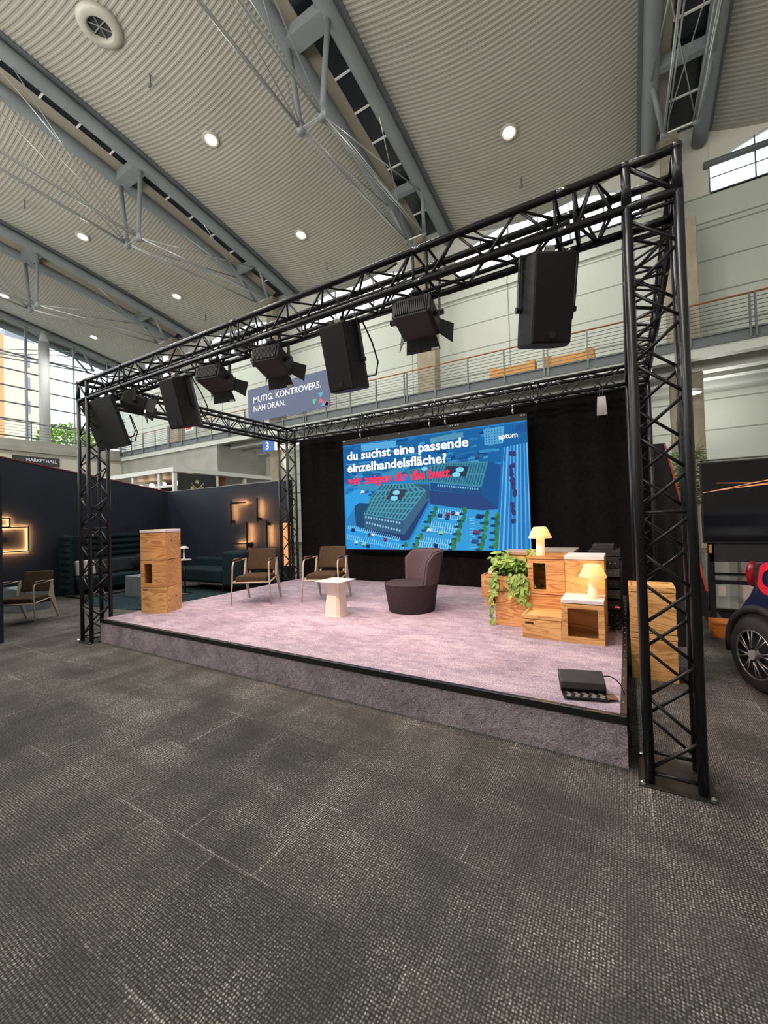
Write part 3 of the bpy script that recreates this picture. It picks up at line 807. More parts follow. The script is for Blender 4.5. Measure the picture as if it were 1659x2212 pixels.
truss('truss_beam', 'long black truss beam across the stage front carrying speakers and floodlights', 'truss beam', (-TW + S_, 0, TH - S_), TX, TW - S_, (.85, 2.9, 4.9, 5.94 - .06), False, 'stage truss beams')
truss('truss_beam', 'black truss beam along the back of the stage above the screen', 'truss beam', (-TW + S_, TD, TH - S_), TX, TW - S_, (.55, 1.9, 3.4, 5.0), False, 'stage truss beams')
truss('truss_beam', 'black truss beam on the left side of the stage, in front of the gallery', 'truss beam', (-TW, S_, TH - S_), TY, TD - S_, (.6, 2.9), False, 'stage truss beams')
truss('truss_beam', 'black truss beam on the right side, running back from the near column', 'truss beam', (0, S_, TH - S_), TY, TD - S_, (.6, 2.9), False, 'stage truss beams')

# ------------------------------------------------------------------ backdrop and screen
b = MB()
def drape(u, v):
    x = -6.3 + 6.55 * u
    return Vector((x, 4.23 + .018 * math.sin(u * 95) + .012 * math.sin(u * 41 + 1), 3.33 * v))
b.grid(drape, 220, 4)
tag(b.build('backdrop_curtain', DRAPE, None, True), 'black molton curtain hanging behind the screen at the back of the stage', 'curtain')
PX0, PX1, PZ0, PZ1 = -4.906, -1.363, .948, 3.0
t = thing('led_screen', 'large LED screen showing a blue aerial view of halls with white and red text', 'screen', (PX0, 3.95, PZ0))
SWd, SHt = PX1 - PX0, PZ1 - PZ0
b = MB(); b.box(-.008, SWd + .008, .012, .1, -.012, SHt + .11); b.build('housing', BLACK, t, False, .004)
SCR = bpy.data.materials.new('screen_picture'); SCR.use_nodes = True; nt = SCR.node_tree; nt.nodes.clear()
at = nt.nodes.new('ShaderNodeAttribute'); at.attribute_name = 'pic'; em = nt.nodes.new('ShaderNodeEmission'); ou = nt.nodes.new('ShaderNodeOutputMaterial')
em.inputs[1].default_value = .76
nt.links.new(at.outputs['Color'], em.inputs[0]); nt.links.new(em.outputs[0], ou.inputs[0])
SCREEN = (((33,100,160),((-0.003,2.034),(3.557,2.028),(3.555,1.455),(-0.009,1.29))),((52,155,222),((0.012,1.061),(0.333,1.173),(0.618,0.994),(0.415,0.701),(0.25,0.825),(0.039,0.571))),((66,132,158),((1.385,1.435),(2.182,1.522),(2.913,1.462),(2.788,1.041),(1.99,1.177),(1.572,1.213))),((42,78,128),((1.877,1.185),(2.788,1.041),(2.774,0.923),(1.872,1.054))),((34,84,140),((2.913,1.462),(3.148,1.381),(3.065,0.68),(2.773,0.919),(2.788,1.041))),((46,72,125),((1.803,1.058),(2.774,0.923),(3.065,0.68),(2.703,0.66),(1.863,0.811))),((46,58,80),((2.19,1.449),(2.581,1.413),(2.521,1.243),(2.13,1.305))),((78,146,168),((0.894,1.228),(1.571,1.202),(1.791,1.059),(1.316,0.528),(0.442,0.677),(0.59,0.972))),((58,96,128),((0.442,0.677),(1.316,0.528),(1.319,0.272),(0.473,0.393))),((62,100,130),((1.316,0.528),(1.791,1.059),(1.789,0.857),(1.415,0.206),(1.319,0.272))),((36,76,112),((0.236,0.837),(0.352,0.902),(0.592,0.88),(0.585,0.845),(0.442,0.677),(0.473,0.393),(0.265,0.448))),((48,88,112),((1.571,1.181),(1.853,1.161),(1.856,0.928),(1.784,0.857),(1.791,1.059))),((42,66,112),((0.473,0.393),(1.319,0.272),(1.789,0.857),(1.854,0.886),(1.414,0.177),(1.29,0.162),(0.374,0.341))),((62,62,76),((1.085,1.125),(1.41,1.091),(1.272,0.91),(0.962,0.939))),((56,152,212),((1.844,0.791),(2.864,0.654),(3.065,0.67),(3.022,0.006),(1.334,0.003),(1.463,0.188))),((48,150,218),((0.029,0.464),(1.29,0.162),(1.438,0.177),(1.334,-0.008),(0.019,0.005))),((50,128,196),((3.211,1.664),(3.551,1.7),(3.548,0.13),(3.544,0.018),(3.048,0.006))),((84,158,206),((2.856,1.992),(3.195,2.004),(3.166,1.727),(2.866,1.733))),((84,146,176),((1.893,1.975),(2.501,2.0),(2.509,1.907),(1.901,1.878))),((36,84,150),((3.373,1.988),(3.547,2.001),(3.548,1.869),(3.372,1.864))),((88,168,216),((0.434,2.03),(1.206,2.017),(1.201,1.895),(0.443,1.893))),((60,140,180),((0.848,1.413),(1.389,1.555),(1.485,1.492),(1.026,1.286))),((60,140,180),((0.322,1.267),(0.92,1.226),(0.811,1.12),(0.346,1.148))))
PV = []; PF = []; PC = []
lay = [0]
def pic(col, pts, bump=True):
    if bump: lay[0] += 1
    y = .011 - lay[0] * .00012
    n = len(PV)
    for (s, q) in pts: PV.append((min(max(s, 0), SWd), y, min(max(q, 0), SHt)))
    PF.append(list(range(n, n + len(pts)))); PC.append(srgb(*col))
def lerp(a, c, k): return (a[0] + (c[0] - a[0]) * k, a[1] + (c[1] - a[1]) * k)
def bil(A, u, v): return lerp(lerp(A[0], A[1], u), lerp(A[3], A[2], u), v)
def ell(col, cx, cz, rx, rz, bump=False, n=14): pic(col, [(cx + rx * math.cos(2 * PI * k / n), cz + rz * math.sin(2 * PI * k / n)) for k in range(n)], bump)
rs = random.Random(11)
pic((44, 128, 192), [(0, 0), (SWd, 0), (SWd, SHt), (0, SHt)])
pic(*SCREEN[0])
lay[0] += 1
for i in range(150):      # distant town roofs and yards
    s = rs.uniform(.02, 3.1); q = rs.uniform(1.35, 2.0); w = rs.uniform(.04, .28); h = rs.uniform(.012, .05); k = rs.uniform(-.03, .03)
    c_ = rs.choice([(28, 84, 146), (44, 118, 176), (70, 150, 200), (22, 70, 124), (58, 136, 190), (36, 104, 140)])
    pic(c_, [(s, q), (s + w, q + k), (s + w, q + k + h), (s, q + h)], i % 10 == 0)
for i in range(60):
    s = rs.uniform(.0, .9); q = rs.uniform(1.0, 1.35); w = rs.uniform(.04, .2); h = rs.uniform(.01, .04)
    pic(rs.choice([(40, 110, 170), (70, 150, 205), (30, 88, 146)]), [(s, q), (s + w, q + .02), (s + w, q + .02 + h), (s, q + h)], i % 10 == 0)
for c_, pts in SCREEN[1:]: pic(c_, pts)
lay[0] += 1
RA = [(2.13, 1.505), (2.9, 1.455), (2.775, 1.06), (2.0, 1.19)]
RL = [(1.45, 1.43), (2.13, 1.505), (2.0, 1.19), (1.6, 1.215)]
for A, n in ((RA, 17), (RL, 9)):
    for i in range(n):
        u0 = (i + .2) / n; u1 = (i + .62) / n
        for v0, v1 in ((.04, .46), (.54, .95)):
            pic((38, 92, 122), [bil(A, u0, v0), bil(A, u1, v0), bil(A, u1, v1), bil(A, u0, v1)], False)
FA = [(.894, 1.222), (1.571, 1.197), (1.79, 1.058), (.59, .972)]
FB = [(.62, .985), (1.78, 1.05), (1.316, .54), (.455, .685)]
for A, n, m in ((FB, 13, 5), (FA, 11, 2)):
    for i in range(n):
        for j in range(m):
            u0 = (i + .2) / n; u1 = (i + .68) / n; v0 = (j + .12) / m; v1 = (j + .86) / m
            pic((44, 94, 112), [bil(A, u0, v0), bil(A, u1, v0), bil(A, u1, v1), bil(A, u0, v1)], False)
for idx in (6, 13): pic(*SCREEN[idx])
lay[0] += 1
for (cx, cz), rx in zip([(2.426, 1.37), (2.359, 1.29), (1.769, 1.44), (1.184, 1.052), (1.135, .951)], (.075, .075, .06, .075, .08)): ell((128, 212, 242), cx, cz, rx, rx * .58)
W4 = ((.481, .625), (1.277, .485)), ((.505, .513), (1.272, .342))
for a, c_ in W4:
    for i in range(13): ell((150, 196, 222), *lerp(a, c_, (i + .3) / 13), .018, .024, n=8)
for i in range(18): ell((112, 186, 220), *lerp((2.02, 1.13), (2.72, 1.02), i / 17), .014, .022, n=6)
for i in range(6):
    for j in range(5): ell((36, 92, 150), 2.9 + i * .046, 1.77 + j * .045, .011, .011, n=6)
lay[0] += 1
def lines(a, c_, n, dv, w=.006, col=(150, 212, 240)):
    for i in range(n + 1):
        p = lerp(a, c_, i / n); pic(col, [(p[0] - w, p[1]), (p[0] + w, p[1]), (p[0] + w + dv[0], p[1] + dv[1]), (p[0] - w + dv[0], p[1] + dv[1])], False)
    pic(col, [(a[0], a[1] - .004), (c_[0], c_[1] - .004), (c_[0], c_[1] + .004), (a[0], a[1] + .004)], False)
lines((2.0, .63), (2.44, .58), 10, (.02, .09)); lines((2.0, .56), (2.44, .51), 10, (.01, .07)); lines((1.86, .42), (2.34, .36), 11, (.02, .09)); lines((1.84, .34), (2.32, .28), 11, (.02, .07))
lines((1.62, .15), (2.24, .09), 14, (.02, .09)); lines((1.58, .06), (2.2, .02), 14, (.02, .08)); lines((.07, .41), (1.2, .16), 26, (.03, .07)); lines((.04, .2), (1.28, .0), 26, (.03, .09))
for i in range(12):
    q = .04 + i * .045; pic((150, 212, 240), [(2.56, q), (2.66, q + .01), (2.66, q + .016), (2.56, q + .006)], False)
for i in range(16):
    a = lerp((3.16, 1.66), (3.54, 1.70), i / 15); c_ = lerp((3.0, .01), (3.54, .02), i / 15); w = .005 if i % 3 else .014
    pic((104, 182, 226) if i % 2 else (40, 108, 178), [(a[0] - w, a[1]), (a[0] + w, a[1]), (c_[0] + w, c_[1]), (c_[0] - w, c_[1])], False)
lay[0] += 1
for i, (s, q) in enumerate([(1.962, .691), (1.914, .63), (1.83, .526), (1.779, .379), (2.492, .651), (2.46, .531), (2.399, .431), (2.367, .309), (2.343, .218), (2.862, .599), (2.848, .481), (2.824, .364), (2.8, .246), (2.786, .127), (2.763, .048), (3.034, .555), (3.024, .438), (3.01, .322), (2.996, .206), (2.986, .089), (1.656, .231), (1.593, .124), (1.542, .037), (2.285, .126), (2.272, .044), (1.362, .101)]):
    ell((34, 70, 110), s - .06, q - .03, .055, .022)
    for k in range(4): ell(rs.choice([(58, 120, 74), (72, 136, 78), (46, 104, 80)]), s + rs.uniform(-.02, .02), q + rs.uniform(-.035, .045), .032, .042)
lay[0] += 1
carc = [(40, 56, 100), (120, 60, 96), (60, 80, 130), (206, 226, 240), (60, 70, 120), (190, 220, 238), (150, 200, 150), (36, 50, 96)]
for i, (s, q) in enumerate([(2.038, .605), (2.183, .621), (2.174, .559), (2.346, .626), (2.282, .638), (1.824, .353), (2.045, .306), (1.94, .083), (2.741, .573), (2.681, .306), (2.645, .157), (.633, .27), (.579, .282), (.254, .131), (.435, .097), (.53, .063), (.191, .379), (.922, .189), (2.735, 1.559), (.443, 1.108)]):
    c_ = carc[i % 8]; w = .075 if 7 < i < 11 else .05
    pic(c_, [(s - w, q - .025), (s + w * .7, q - .035), (s + w, q + .02), (s - w * .6, q + .035)], False); ell((24, 44, 84), s, q - .03, w * .8, .014)
for (s, q) in [(3.31, 1.519), (3.296, 1.386), (3.295, 1.253), (3.287, 1.139), (3.292, 1.024), (3.298, .909), (3.274, .757), (3.288, .623), (3.274, .51)]:
    for k in range(3): ell((58, 60, 110), s + rs.uniform(-.03, .03), q + rs.uniform(-.05, .05), .032, .04)
me = bpy.data.meshes.new('picture'); me.from_pydata(PV, [], PF)
ca = me.color_attributes.new('pic', 'FLOAT_COLOR', 'CORNER')
li = 0
for p, c_ in zip(me.polygons, PC):
    for k in p.loop_indices: ca.data[k].color = c_
me.materials.append(SCR); o = bpy.data.objects.new('picture', me); COL.objects.link(o); o.parent = t
ty = .011 - (lay[0] + 6) * .00012
TXW = emis('screen_white_text', (1, .93, .95, 1), 1.0); TXR = emis('screen_red_text', (.9, .03, .09, 1), .85)
text_mesh('text_line', 'du suchst eine passende', TXW, t, (.105, ty, 1.752), (1, 0, 0), (0, 0, 1), width=2.488, size=.232, bold=.026)
text_mesh('text_line', 'einzelhandelsfläche?', TXW, t, (.10, ty, 1.516), (1, 0, 0), (0, 0, 1), width=2.09, size=.232, bold=.026)
text_mesh('text_line', 'wir zeigen dir die best', TXR, t, (.098, ty, 1.265), (1, 0, 0), (0, 0, 1), width=2.15, size=.232, bold=.03)
text_mesh('text_logo', 'aptum', TXW, t, (3.097, ty, 1.803), (1, 0, 0), (0, 0, 1), width=.301, bold=.018)
for s in (.02, .05, .62, 1.28, 2.28, 2.32, 2.38, 2.42, 3.47, 3.51):
    b = MB(); b.sphere((s, .008, SHt + .08), .012, 8, 6); b.build('rigging_bolt', mat('bolt_white', srgb(220, 220, 220), .4), t)
for s in (.44, 1.9, 2.2, 3.34):
    b = MB(); b.path([(s, .02, SHt + .1), (s, -.02, SHt + .16), (s, -.02, SHt + .24), (s, -.03, SHt + .27)], .012, 8); b.tube((s, -.02, SHt + .13), (s, -.02, SHt + .19), .02, 8)
    b.build('hanging_hook', CHROME, t, True)

# small pale flap hanging at the back beam
t = thing('floodlight_flap', 'small pale bent metal flap hanging from the back truss at right', 'flap', (-.31, 3.7, 3.2))
b = MB(); b.grid(lambda u, v: Vector(((u - .5) * (.10 + .03 * (1 - v)), -.03 * math.sin(PI * v), -.34 + .26 * v)), 4, 8); b.build('flap', mat('pale_flap', srgb(178, 168, 166), .5), t, True)
b = MB(); b.tube((-.02, 0, -.09), (-.02, 0, .04), .006, 6); b.tube((.02, 0, -.09), (.02, 0, .04), .006, 6); b.build('bracket', BLACK_METAL, t)

# ------------------------------------------------------------------ speakers
def speaker():
    t = thing('loudspeaker', '', 'loudspeaker')
    T = Matrix.Translation((0, 0, .03)) @ Matrix.Rotation(math.radians(15), 4, 'X')
    # top view: front -y ; chamfered back
    pl = [(-.128, -.13), (.128, -.13), (.168, .02), (.16, .06), (.11, .13), (-.11, .13), (-.16, .06), (-.168, .02)]
    b = MB(T); b.prism(pl, -.56, -.02, 'z'); b.build('cabinet', mat('speaker_paint', (.016, .017, .019, 1), .6), t, False, .006)
    b = MB(T); b.box(-.124, .124, -.142, -.125, -.55, -.03); b.build('grille', GRILLE, t, False, .006)
    b = MB(T); b.box(-.022, .022, -.146, -.141, -.53, -.488); b.build('badge', mat('speaker_badge', srgb(46, 46, 48), .4), t)
    b = MB(T)
    for sx in (-1, 1):
        b.box(sx * .185 - .004, sx * .185 + .004, -.02, .02, -.34, -.004)
        b.tube((sx * .165, .0, -.33), (sx * .2, .0, -.33), .02, 8)
    b.box(-.189, .189, -.02, .02, -.014, -.004); b.build('yoke', BLACK_METAL, t)
    b = MB(); b.box(-.035, .035, -.03, .03, -.01, .03); b.tube((0, 0, .0), (0, 0, .06), .012, 8); b.tube((-.03, 0, .055), (.03, 0, .055), .034, 10); b.build('clamp', CHROME, t)
    b = MB(T); b.path([(.12, .12, -.46), (.2, .14, -.46), (.24, .14, -.36), (.235, .1, -.2), (.2, .05, -.02), (.1, .05, .06)], .007, 6); b.build('cable', BLACK, t, True)
    return t
sp = speaker()
spk = [(-.44, .12, 30, 'black loudspeaker hanging at the right end of the front truss'), (-2.13, .12, 0, 'black loudspeaker hanging over the middle of the front truss'),
       (-4.45, .12, 2, 'black loudspeaker hanging left of centre, between two floodlights')]
for i, (x, y, rz, l) in enumerate(spk):
    loc = (x, y, TH - S_ - .075)
    if i == 0: sp.location = loc; sp.rotation_euler = (0, 0, math.radians(rz)); sp['label'] = l; sp['group'] = 'loudspeakers on the front truss'
    else: dup(sp, l, loc, math.radians(rz), 'loudspeakers on the front truss')

t = thing('hanging_panel', 'large flat black panel hanging tilted at the left end of the front truss', 'panel', (-6.02, .0, TH - S_ - .05))
T = Matrix.Rotation(math.radians(20), 4, 'X')
b = MB(T); b.box(-.37, .37, -.0, .05, -.66, .0); b.build('housing', mat('panel_charcoal', (.02, .021, .023, 1), .6), t, False, .006)
b = MB(T); b.box(-.12, .12, .05, .1, -.5, -.2); b.build('mount_plate', BLACK_METAL, t)
b = MB(); b.tube((-.2, .12, -.2), (-.2, .12, .04), .012, 8); b.tube((.2, .12, -.2), (.2, .12, .04), .012, 8); b.build('hanger', BLACK_METAL, t)
b = MB(T); b.path([(.34, .04, -.56), (.46, .05, -.56), (.55, .05, -.5), (.6, .02, -.3)], .007, 6); b.path([(.34, .04, -.62), (.46, .05, -.62), (.57, .06, -.52), (.62, .02, -.3)], .007, 6); b.build('cable', BLACK, t, True)

# ------------------------------------------------------------------ floodlights
def floodlight():
    t = thing('floodlight', '', 'floodlight')
    T = Matrix.Translation((0, 0, -.135)) @ Matrix.Rotation(math.radians(-18), 4, 'X') @ Matrix.Diagonal((.95, .95, .82, 1))     # beam axis local +y, tipped down
    b = MB(T)
    b.prism([(-.16, -.075), (-.13, -.105), (.13, -.105), (.16, -.075), (.16, .075), (.13, .105), (-.13, .105), (-.16, .075)], -.13, .13); b.build('housing', BLACK, t, False, .006)
    b = MB(T)
    for i in range(17):
        x = -.128 + i * .016
        b.box(x, x + .007, -.112, -.02, .1, .112); b.box(x, x + .007, .0, .11, .1, .112); b.box(x, x + .007, -.142, -.129, -.08, .07)
    b.build('cooling_rib', mat('rib_grey', (.02, .021, .023, 1), .5), t)
    b = MB(T); b.box(-.15, .15, .125, .14, -.1, .1); b.build('lens_frame', BLACK_METAL, t)
    b = MB(T); b.add([(.09 * math.cos(a * PI / 12), .142, .09 * math.sin(a * PI / 12)) for a in range(24)], [tuple(range(24))]); b.build('lens', emis('floodlight_lens', (1, .72, .5, 1), 12), t)
    flap = mat('barn_door_black', (.018, .018, .02, 1), .5)
    b = MB(T); b.add([(-.13, .14, -.1), (.13, .14, -.1), (.15, .21, -.2), (-.15, .21, -.2), (-.13, .144, -.1), (.13, .144, -.1), (.15, .214, -.197), (-.15, .214, -.197)], [(0, 1, 2, 3), (7, 6, 5, 4), (0, 4, 5, 1), (2, 6, 7, 3), (1, 5, 6, 2), (0, 3, 7, 4)])
    lo = b.build('barn_door', flap, t)
    b = MB(T); b.box(.09, .15, .222, .228, -.222, -.196, Matrix.Identity(4)); b.M = None
    b = MB(T); b.add([(.075, .207, -.195), (.14, .207, -.195), (.14, .195, -.178), (.075, .195, -.178)], [(0, 1, 2, 3)]); b.v = [p + Vector((0, -.004, -.004)) for p in b.v]
    b.build('sticker', mat('white_sticker', srgb(215, 215, 215), .6), lo)
    b = MB(T); b.add([(-.13, .14, .1), (.13, .14, .1), (.155, .24, .21), (-.155, .24, .21)], [(0, 1, 2, 3)]); b.build('barn_door', flap, t)
    for sx in (-1, 1):
        b = MB(T); b.add([(sx * .15, .14, -.085), (sx * .15, .14, .085), (sx * .235, .25, .11), (sx * .235, .25, -.11), (sx * .154, .138, -.085), (sx * .154, .138, .085), (sx * .239, .248, .11), (sx * .239, .248, -.11)], [(0, 1, 2, 3), (7, 6, 5, 4), (0, 4, 5, 1), (2, 6, 7, 3), (1, 5, 6, 2), (0, 3, 7, 4)]); b.build('barn_door', flap, t)
    b = MB()
    for sx in (-1, 1):
        b.box(sx * .185 - .004, sx * .185 + .004, -.02, .02, -.15, .02); b.tube((sx * .15, 0, -.135), (sx * .215, 0, -.135), .022, 8)
    b.box(-.189, .189, -.02, .02, .012, .022); b.build('yoke', BLACK_METAL, t)
    b = MB(); b.tube((-.025, 0, .05), (.025, 0, .05), .034, 10); b.tube((0, 0, .01), (0, 0, .05), .012, 8); b.box(-.05, -.02, -.02, .02, .01, .06); b.build('clamp', mat('dark_clamp', srgb(60, 60, 62), .4, .7), t)
    b = MB(); b.path([(-.12, -.08, -.08), (-.16, -.1, .0), (-.12, -.08, .1), (-.05, -.05, .16)], .007, 6); b.path([(.12, -.02, -.06), (.14, -.06, .06), (.06, -.04, .1)], .005, 6); b.build('cable', BLACK, t, True)
    return t
fl = floodlight()
fls = [(-1.40, 6, 'black floodlight with barn doors hanging between the two right speakers', (-.9, 1.7, .3)), (-2.93, 10, 'black floodlight with barn doors just left of the middle speaker', (-2.3, 2.0, .3)),
       (-3.76, 12, 'black floodlight with barn doors, third from the right on the front truss', (-4.2, 2.2, .3)), (-5.3, -30, 'black floodlight with lit barn doors beside the flat black panel at left', (-4.8, 2.0, .3))]
for i, (x, rz, l, aim) in enumerate(fls):
    loc = (x, .12, TH - S_ - .06)
    if i == 0: fl.location = loc; fl.rotation_euler = (0, 0, math.radians(rz)); fl['label'] = l; fl['group'] = 'floodlights on the front truss'
    else: dup(fl, l, loc, math.radians(rz), 'floodlights on the front truss')
    a = math.radians(rz)
    spot('floodlight_beam', (x - .19 * math.sin(a), .12 + .19 * math.cos(a), TH - S_ - .075 - .22), aim, 126 if i > 1 else 150, (1, .68, .60), math.radians(118), .9, .09)

b = MB()
b.path([(-6.2, .0, TH - S_ + .04), (-5.0, .02, TH - S_ + .05), (-4.0, .0, TH - S_ + .035), (-3.0, .03, TH - S_ + .05), (-2.0, .0, TH - S_ + .04), (-.9, .03, TH - S_ + .045), (-.3, .0, TH - S_ + .04)], .012, 6)
b.path([(-6.2, .22, TH - S_ + .035), (-4.4, .21, TH - S_ + .05), (-2.6, .22, TH - S_ + .04), (-.3, .21, TH - S_ + .045)], .014, 6)
b.path([(-.9, .02, TH - .01), (-.82, .01, TH - .09), (-.7, .03, TH - .14), (-.62, .05, TH - .2)], .007, 6)
b.path([(-1.75, .02, TH - .02), (-1.6, .0, TH - .07), (-1.5, .02, TH - .03)], .007, 6)
tag(b.build('power_cable', BLACK, None, True), 'black cables laid along the front truss beam', 'cable')

# ------------------------------------------------------------------ wooden boxes
W_OR = [wood('box_wood_orange_%d' % i, srgb(218, 168, 112), srgb(172, 114, 68), 1.0 + .2 * i, 'x', 1.3 * i + .4) for i in range(4)]
W_PA = [wood('box_wood_pale_%d' % i, srgb(226, 184, 122), srgb(184, 132, 78), 1.0 + .2 * i, 'x', 2.1 * i + 5) for i in range(3)]
W_IN = mat('box_inside', srgb(120, 82, 56), .7)
LEC_RZ = math.radians(25)
def crate(label, x, y, z, w, d, h, m, hole=None, lid=None, rz=0, cat='box', wood_lid=None, group='stackable wooden boxes', mark=False):
    """x,y: front left corner (local origin), front faces -y"""
    t = thing('wooden_box', label, cat, (x, y, z), rz, group)
    b = MB(); e = .0015
    if hole is None:
        b.box(e, w - e, 0, d, 0, h - .007); b.build('body', m, t, False, .003)
    else:
        x0, x1, z0, z1 = hole; th = .018
        b.box(e, x0, 0, th, 0, h - .007); b.box(x1, w - e, 0, th, 0, h - .007); b.box(x0, x1, 0, th, 0, z0); b.box(x0, x1, 0, th, z1, h - .007)
        b.box(e, e + th, th, d, 0, h - .007); b.box(w - e - th, w - e, th, d, 0, h - .007)
        b.box(e + th, w - e - th, th, d - th, 0, th); b.box(e + th, w - e - th, th, d - th, h - .003 - th, h - .007); b.box(e + th, w - e - th, d - th, d, 0, h - .007)
        b.build('body', m, t)
    if lid:
        kind, lh = lid
        b = MB(); zz = h
        if kind == 'white':
            b.box(0, w, -.004, d, zz, zz + lh); o = b.build('lid', WHITE_LAM, t, False, .003); o['label'] = 'white lid'
        elif kind == 'brown':
            b.box(0, w, -.002, d, zz, zz + lh); o = b.build('lid', varied('lid_reflection_tones', srgb(178, 140, 108), srgb(170, 158, 150), 5, .35), t, False, .003); o['label'] = 'brownish flat lid'  # brown and grey mottling paints in what the lid reflects
        else:
            r_ = .02
            b.box(0, w, 0, r_, zz, zz + lh); b.box(0, w, d - r_, d, zz, zz + lh); b.box(0, r_, r_, d - r_, zz, zz + lh); b.box(w - r_, w, r_, d - r_, zz, zz + lh); b.box(r_, w - r_, r_, d - r_, zz, zz + lh - .014)
            o = b.build('lid', wood_lid or m, t); o['label'] = 'shallow wooden tray lid'
    if mark:
        b = MB(); b.box(.03, .11, -.0012, 0, h - .05, h - .03); b.build('burnt_mark', mat('burnt_print', srgb(70, 42, 26), .8), t)
    return t
BW = .367
# lectern: three boxes
crate('bottom wooden box of the tall box tower at left on the stage', -5.983, .53, SH, .382, .362, .366, W_PA[0], rz=LEC_RZ, mark=True)
crate('middle wooden box of the left box tower, with a slot opening', -5.983, .53, SH + .366, .382, .362, .378, W_OR[1], hole=(.055, .17, .05, .325), rz=LEC_RZ)
crate('top wooden box with white lid on the left box tower', -5.983, .53, SH + .744, .382, .362, .385, W_OR[0], lid=('white', .04), rz=LEC_RZ)
# right cluster
xa_, xb_, xc_ = -1.37, -1.003, -.637
crate('lower wooden box under the leafy plant, left front of the box cluster', xa_, 1.885, SH, BW, .365, .374, W_OR[2])
# planter (open top)
t = thing('planter_box', 'half-height wooden planter box holding the trailing plant', 'planter', (xa_, 1.885, SH + .375), 0)
b = MB(); b.box(0, BW, 0, .018, 0, .17); b.box(0, BW, .347, .365, 0, .17); b.box(0, .018, .018, .347, 0, .17); b.box(BW - .018, BW, .018, .347, 0, .17); b.box(.018, BW - .018, .018, .347, 0, .015); b.build('body', W_OR[0], t)
b = MB(); b.box(.02, BW - .02, .02, .345, .1, .13); b.build('soil', varied('soil', (.02, .013, .008, 1), (.04, .028, .018, 1), 60, .95, .6), t)
crate('lower wooden box in the middle of the cluster, behind the low step box', xb_, 1.885, SH, BW - .001, .365, .374, W_OR[3])
crate('upper wooden box with a dark slot opening under the left table lamp', xb_, 1.885, SH + .375, BW - .001, .365, .37, W_OR[1], hole=(.052, .18, .045, .325), lid=('tray', .03))
crate('lower wooden box behind the lamp box at the right of the cluster', xc_, 1.885, SH, BW - .001, .365, .374, W_OR[0])
crate('upper wooden box with white lid behind the right table lamp', xc_, 1.885, SH + .375, BW - .001, .365, .372, W_PA[1], lid=('white', .038))
crate('low half-height wooden box with tray lid at the front of the cluster', xb_, 1.52, SH, BW - .001, .362, .188, W_PA[2], lid=('tray', .036), mark=True)
crate('wooden box with wide open front and white lid under the right table lamp', xc_, 1.52, SH, BW, .362, .37, W_PA[0], hole=(.055, .313, .055, .322), lid=('white', .034))
crate('rear wooden box of the lower row behind the plant', xa_, 2.253, SH, BW, .365, .374, W_OR[1])
crate('rear wooden box with brownish flat lid behind the plant', xa_, 2.253, SH + .375, BW, .365, .372, W_OR[2], lid=('brown', .044))
t = thing('flight_case', 'grey topped black flight case behind the wooden boxes', 'case', (-.995, 2.3, SH))
b = MB(); b.box(0, .40, 0, .62, 0, .76); b.build('body', BLACK, t, False, .006)
b = MB(); b.box(-.005, .405, -.005, .625, .762, .79); b.build('lid', mat('case_grey', srgb(150, 142, 132), .5), t)
b = MB(); b.box(.404, .414, .2, .32, .70, .74); b.build('latch', CHROME, t)
crate('small wooden box with slot standing behind the plant at left', -1.76, 2.81, SH, .34, .34, .335, W_OR[0], hole=(.1, .26, .03, .25))
crate('small wooden box farthest back, near the curtain, left of the cluster', -2.0, 3.4, SH, .36, .36, .3, W_OR[3], lid=('tray', .03))
t = thing('small_clock', 'tiny gold and white ornament on the farthest small box', 'ornament', (-1.87, 3.5, SH + .335))
b = MB(); b.box(-.04, .04, -.03, .03, 0, .07); b.build('block', mat('gold_block', srgb(196, 168, 110), .3, .5), t, False, .006)
b = MB(); b.box(-.03, .03, -.034, -.03, .01, .055); b.build('face', WHITE_LAM, t)
# stack outside the stage
crate('bottom wooden box of the stack behind the near truss column', -.074, 1.67, 0, .358, .36, .37, W_PA[0], lid=('tray', .044), mark=False)
crate('top wooden box with tray lid behind the near truss column', -.074, 1.67, .42, .358, .36, .37, W_PA[1], lid=('tray', .045), wood_lid=W_PA[2])

# trailing plant
LEAF = varied('pothos_leaf', srgb(74, 116, 38), srgb(150, 182, 82), 9, .45, 0, 0, 4, .5)
t = thing('trailing_plant', 'leafy green trailing plant growing out of the planter box', 'plant', (xa_ + .18, 2.06, SH + .505))
rr = random.Random(21); leaves = MB(); stems = MB()
def leaf(b, p, d, nrm, ln, wd):
    d = d.normalized(); s = d.cross(nrm).normalized(); n_ = s.cross(d)
    pts = [(0, 0, 0), (.18, .36, .02), (.45, .5, .03), (.75, .3, .01), (1, 0, -.08), (.75, -.3, .01), (.45, -.5, .03), (.18, -.36, .02), (.5, 0, -.04)]
    vs = [p + d * (a * ln) + s * (c_ * wd) + n_ * (h * ln) for a, c_, h in pts]
    b.add(vs, [(0, 1, 8), (1, 2, 8), (2, 3, 8), (3, 4, 8), (4, 5, 8), (5, 6, 8), (6, 7, 8), (7, 0, 8)])
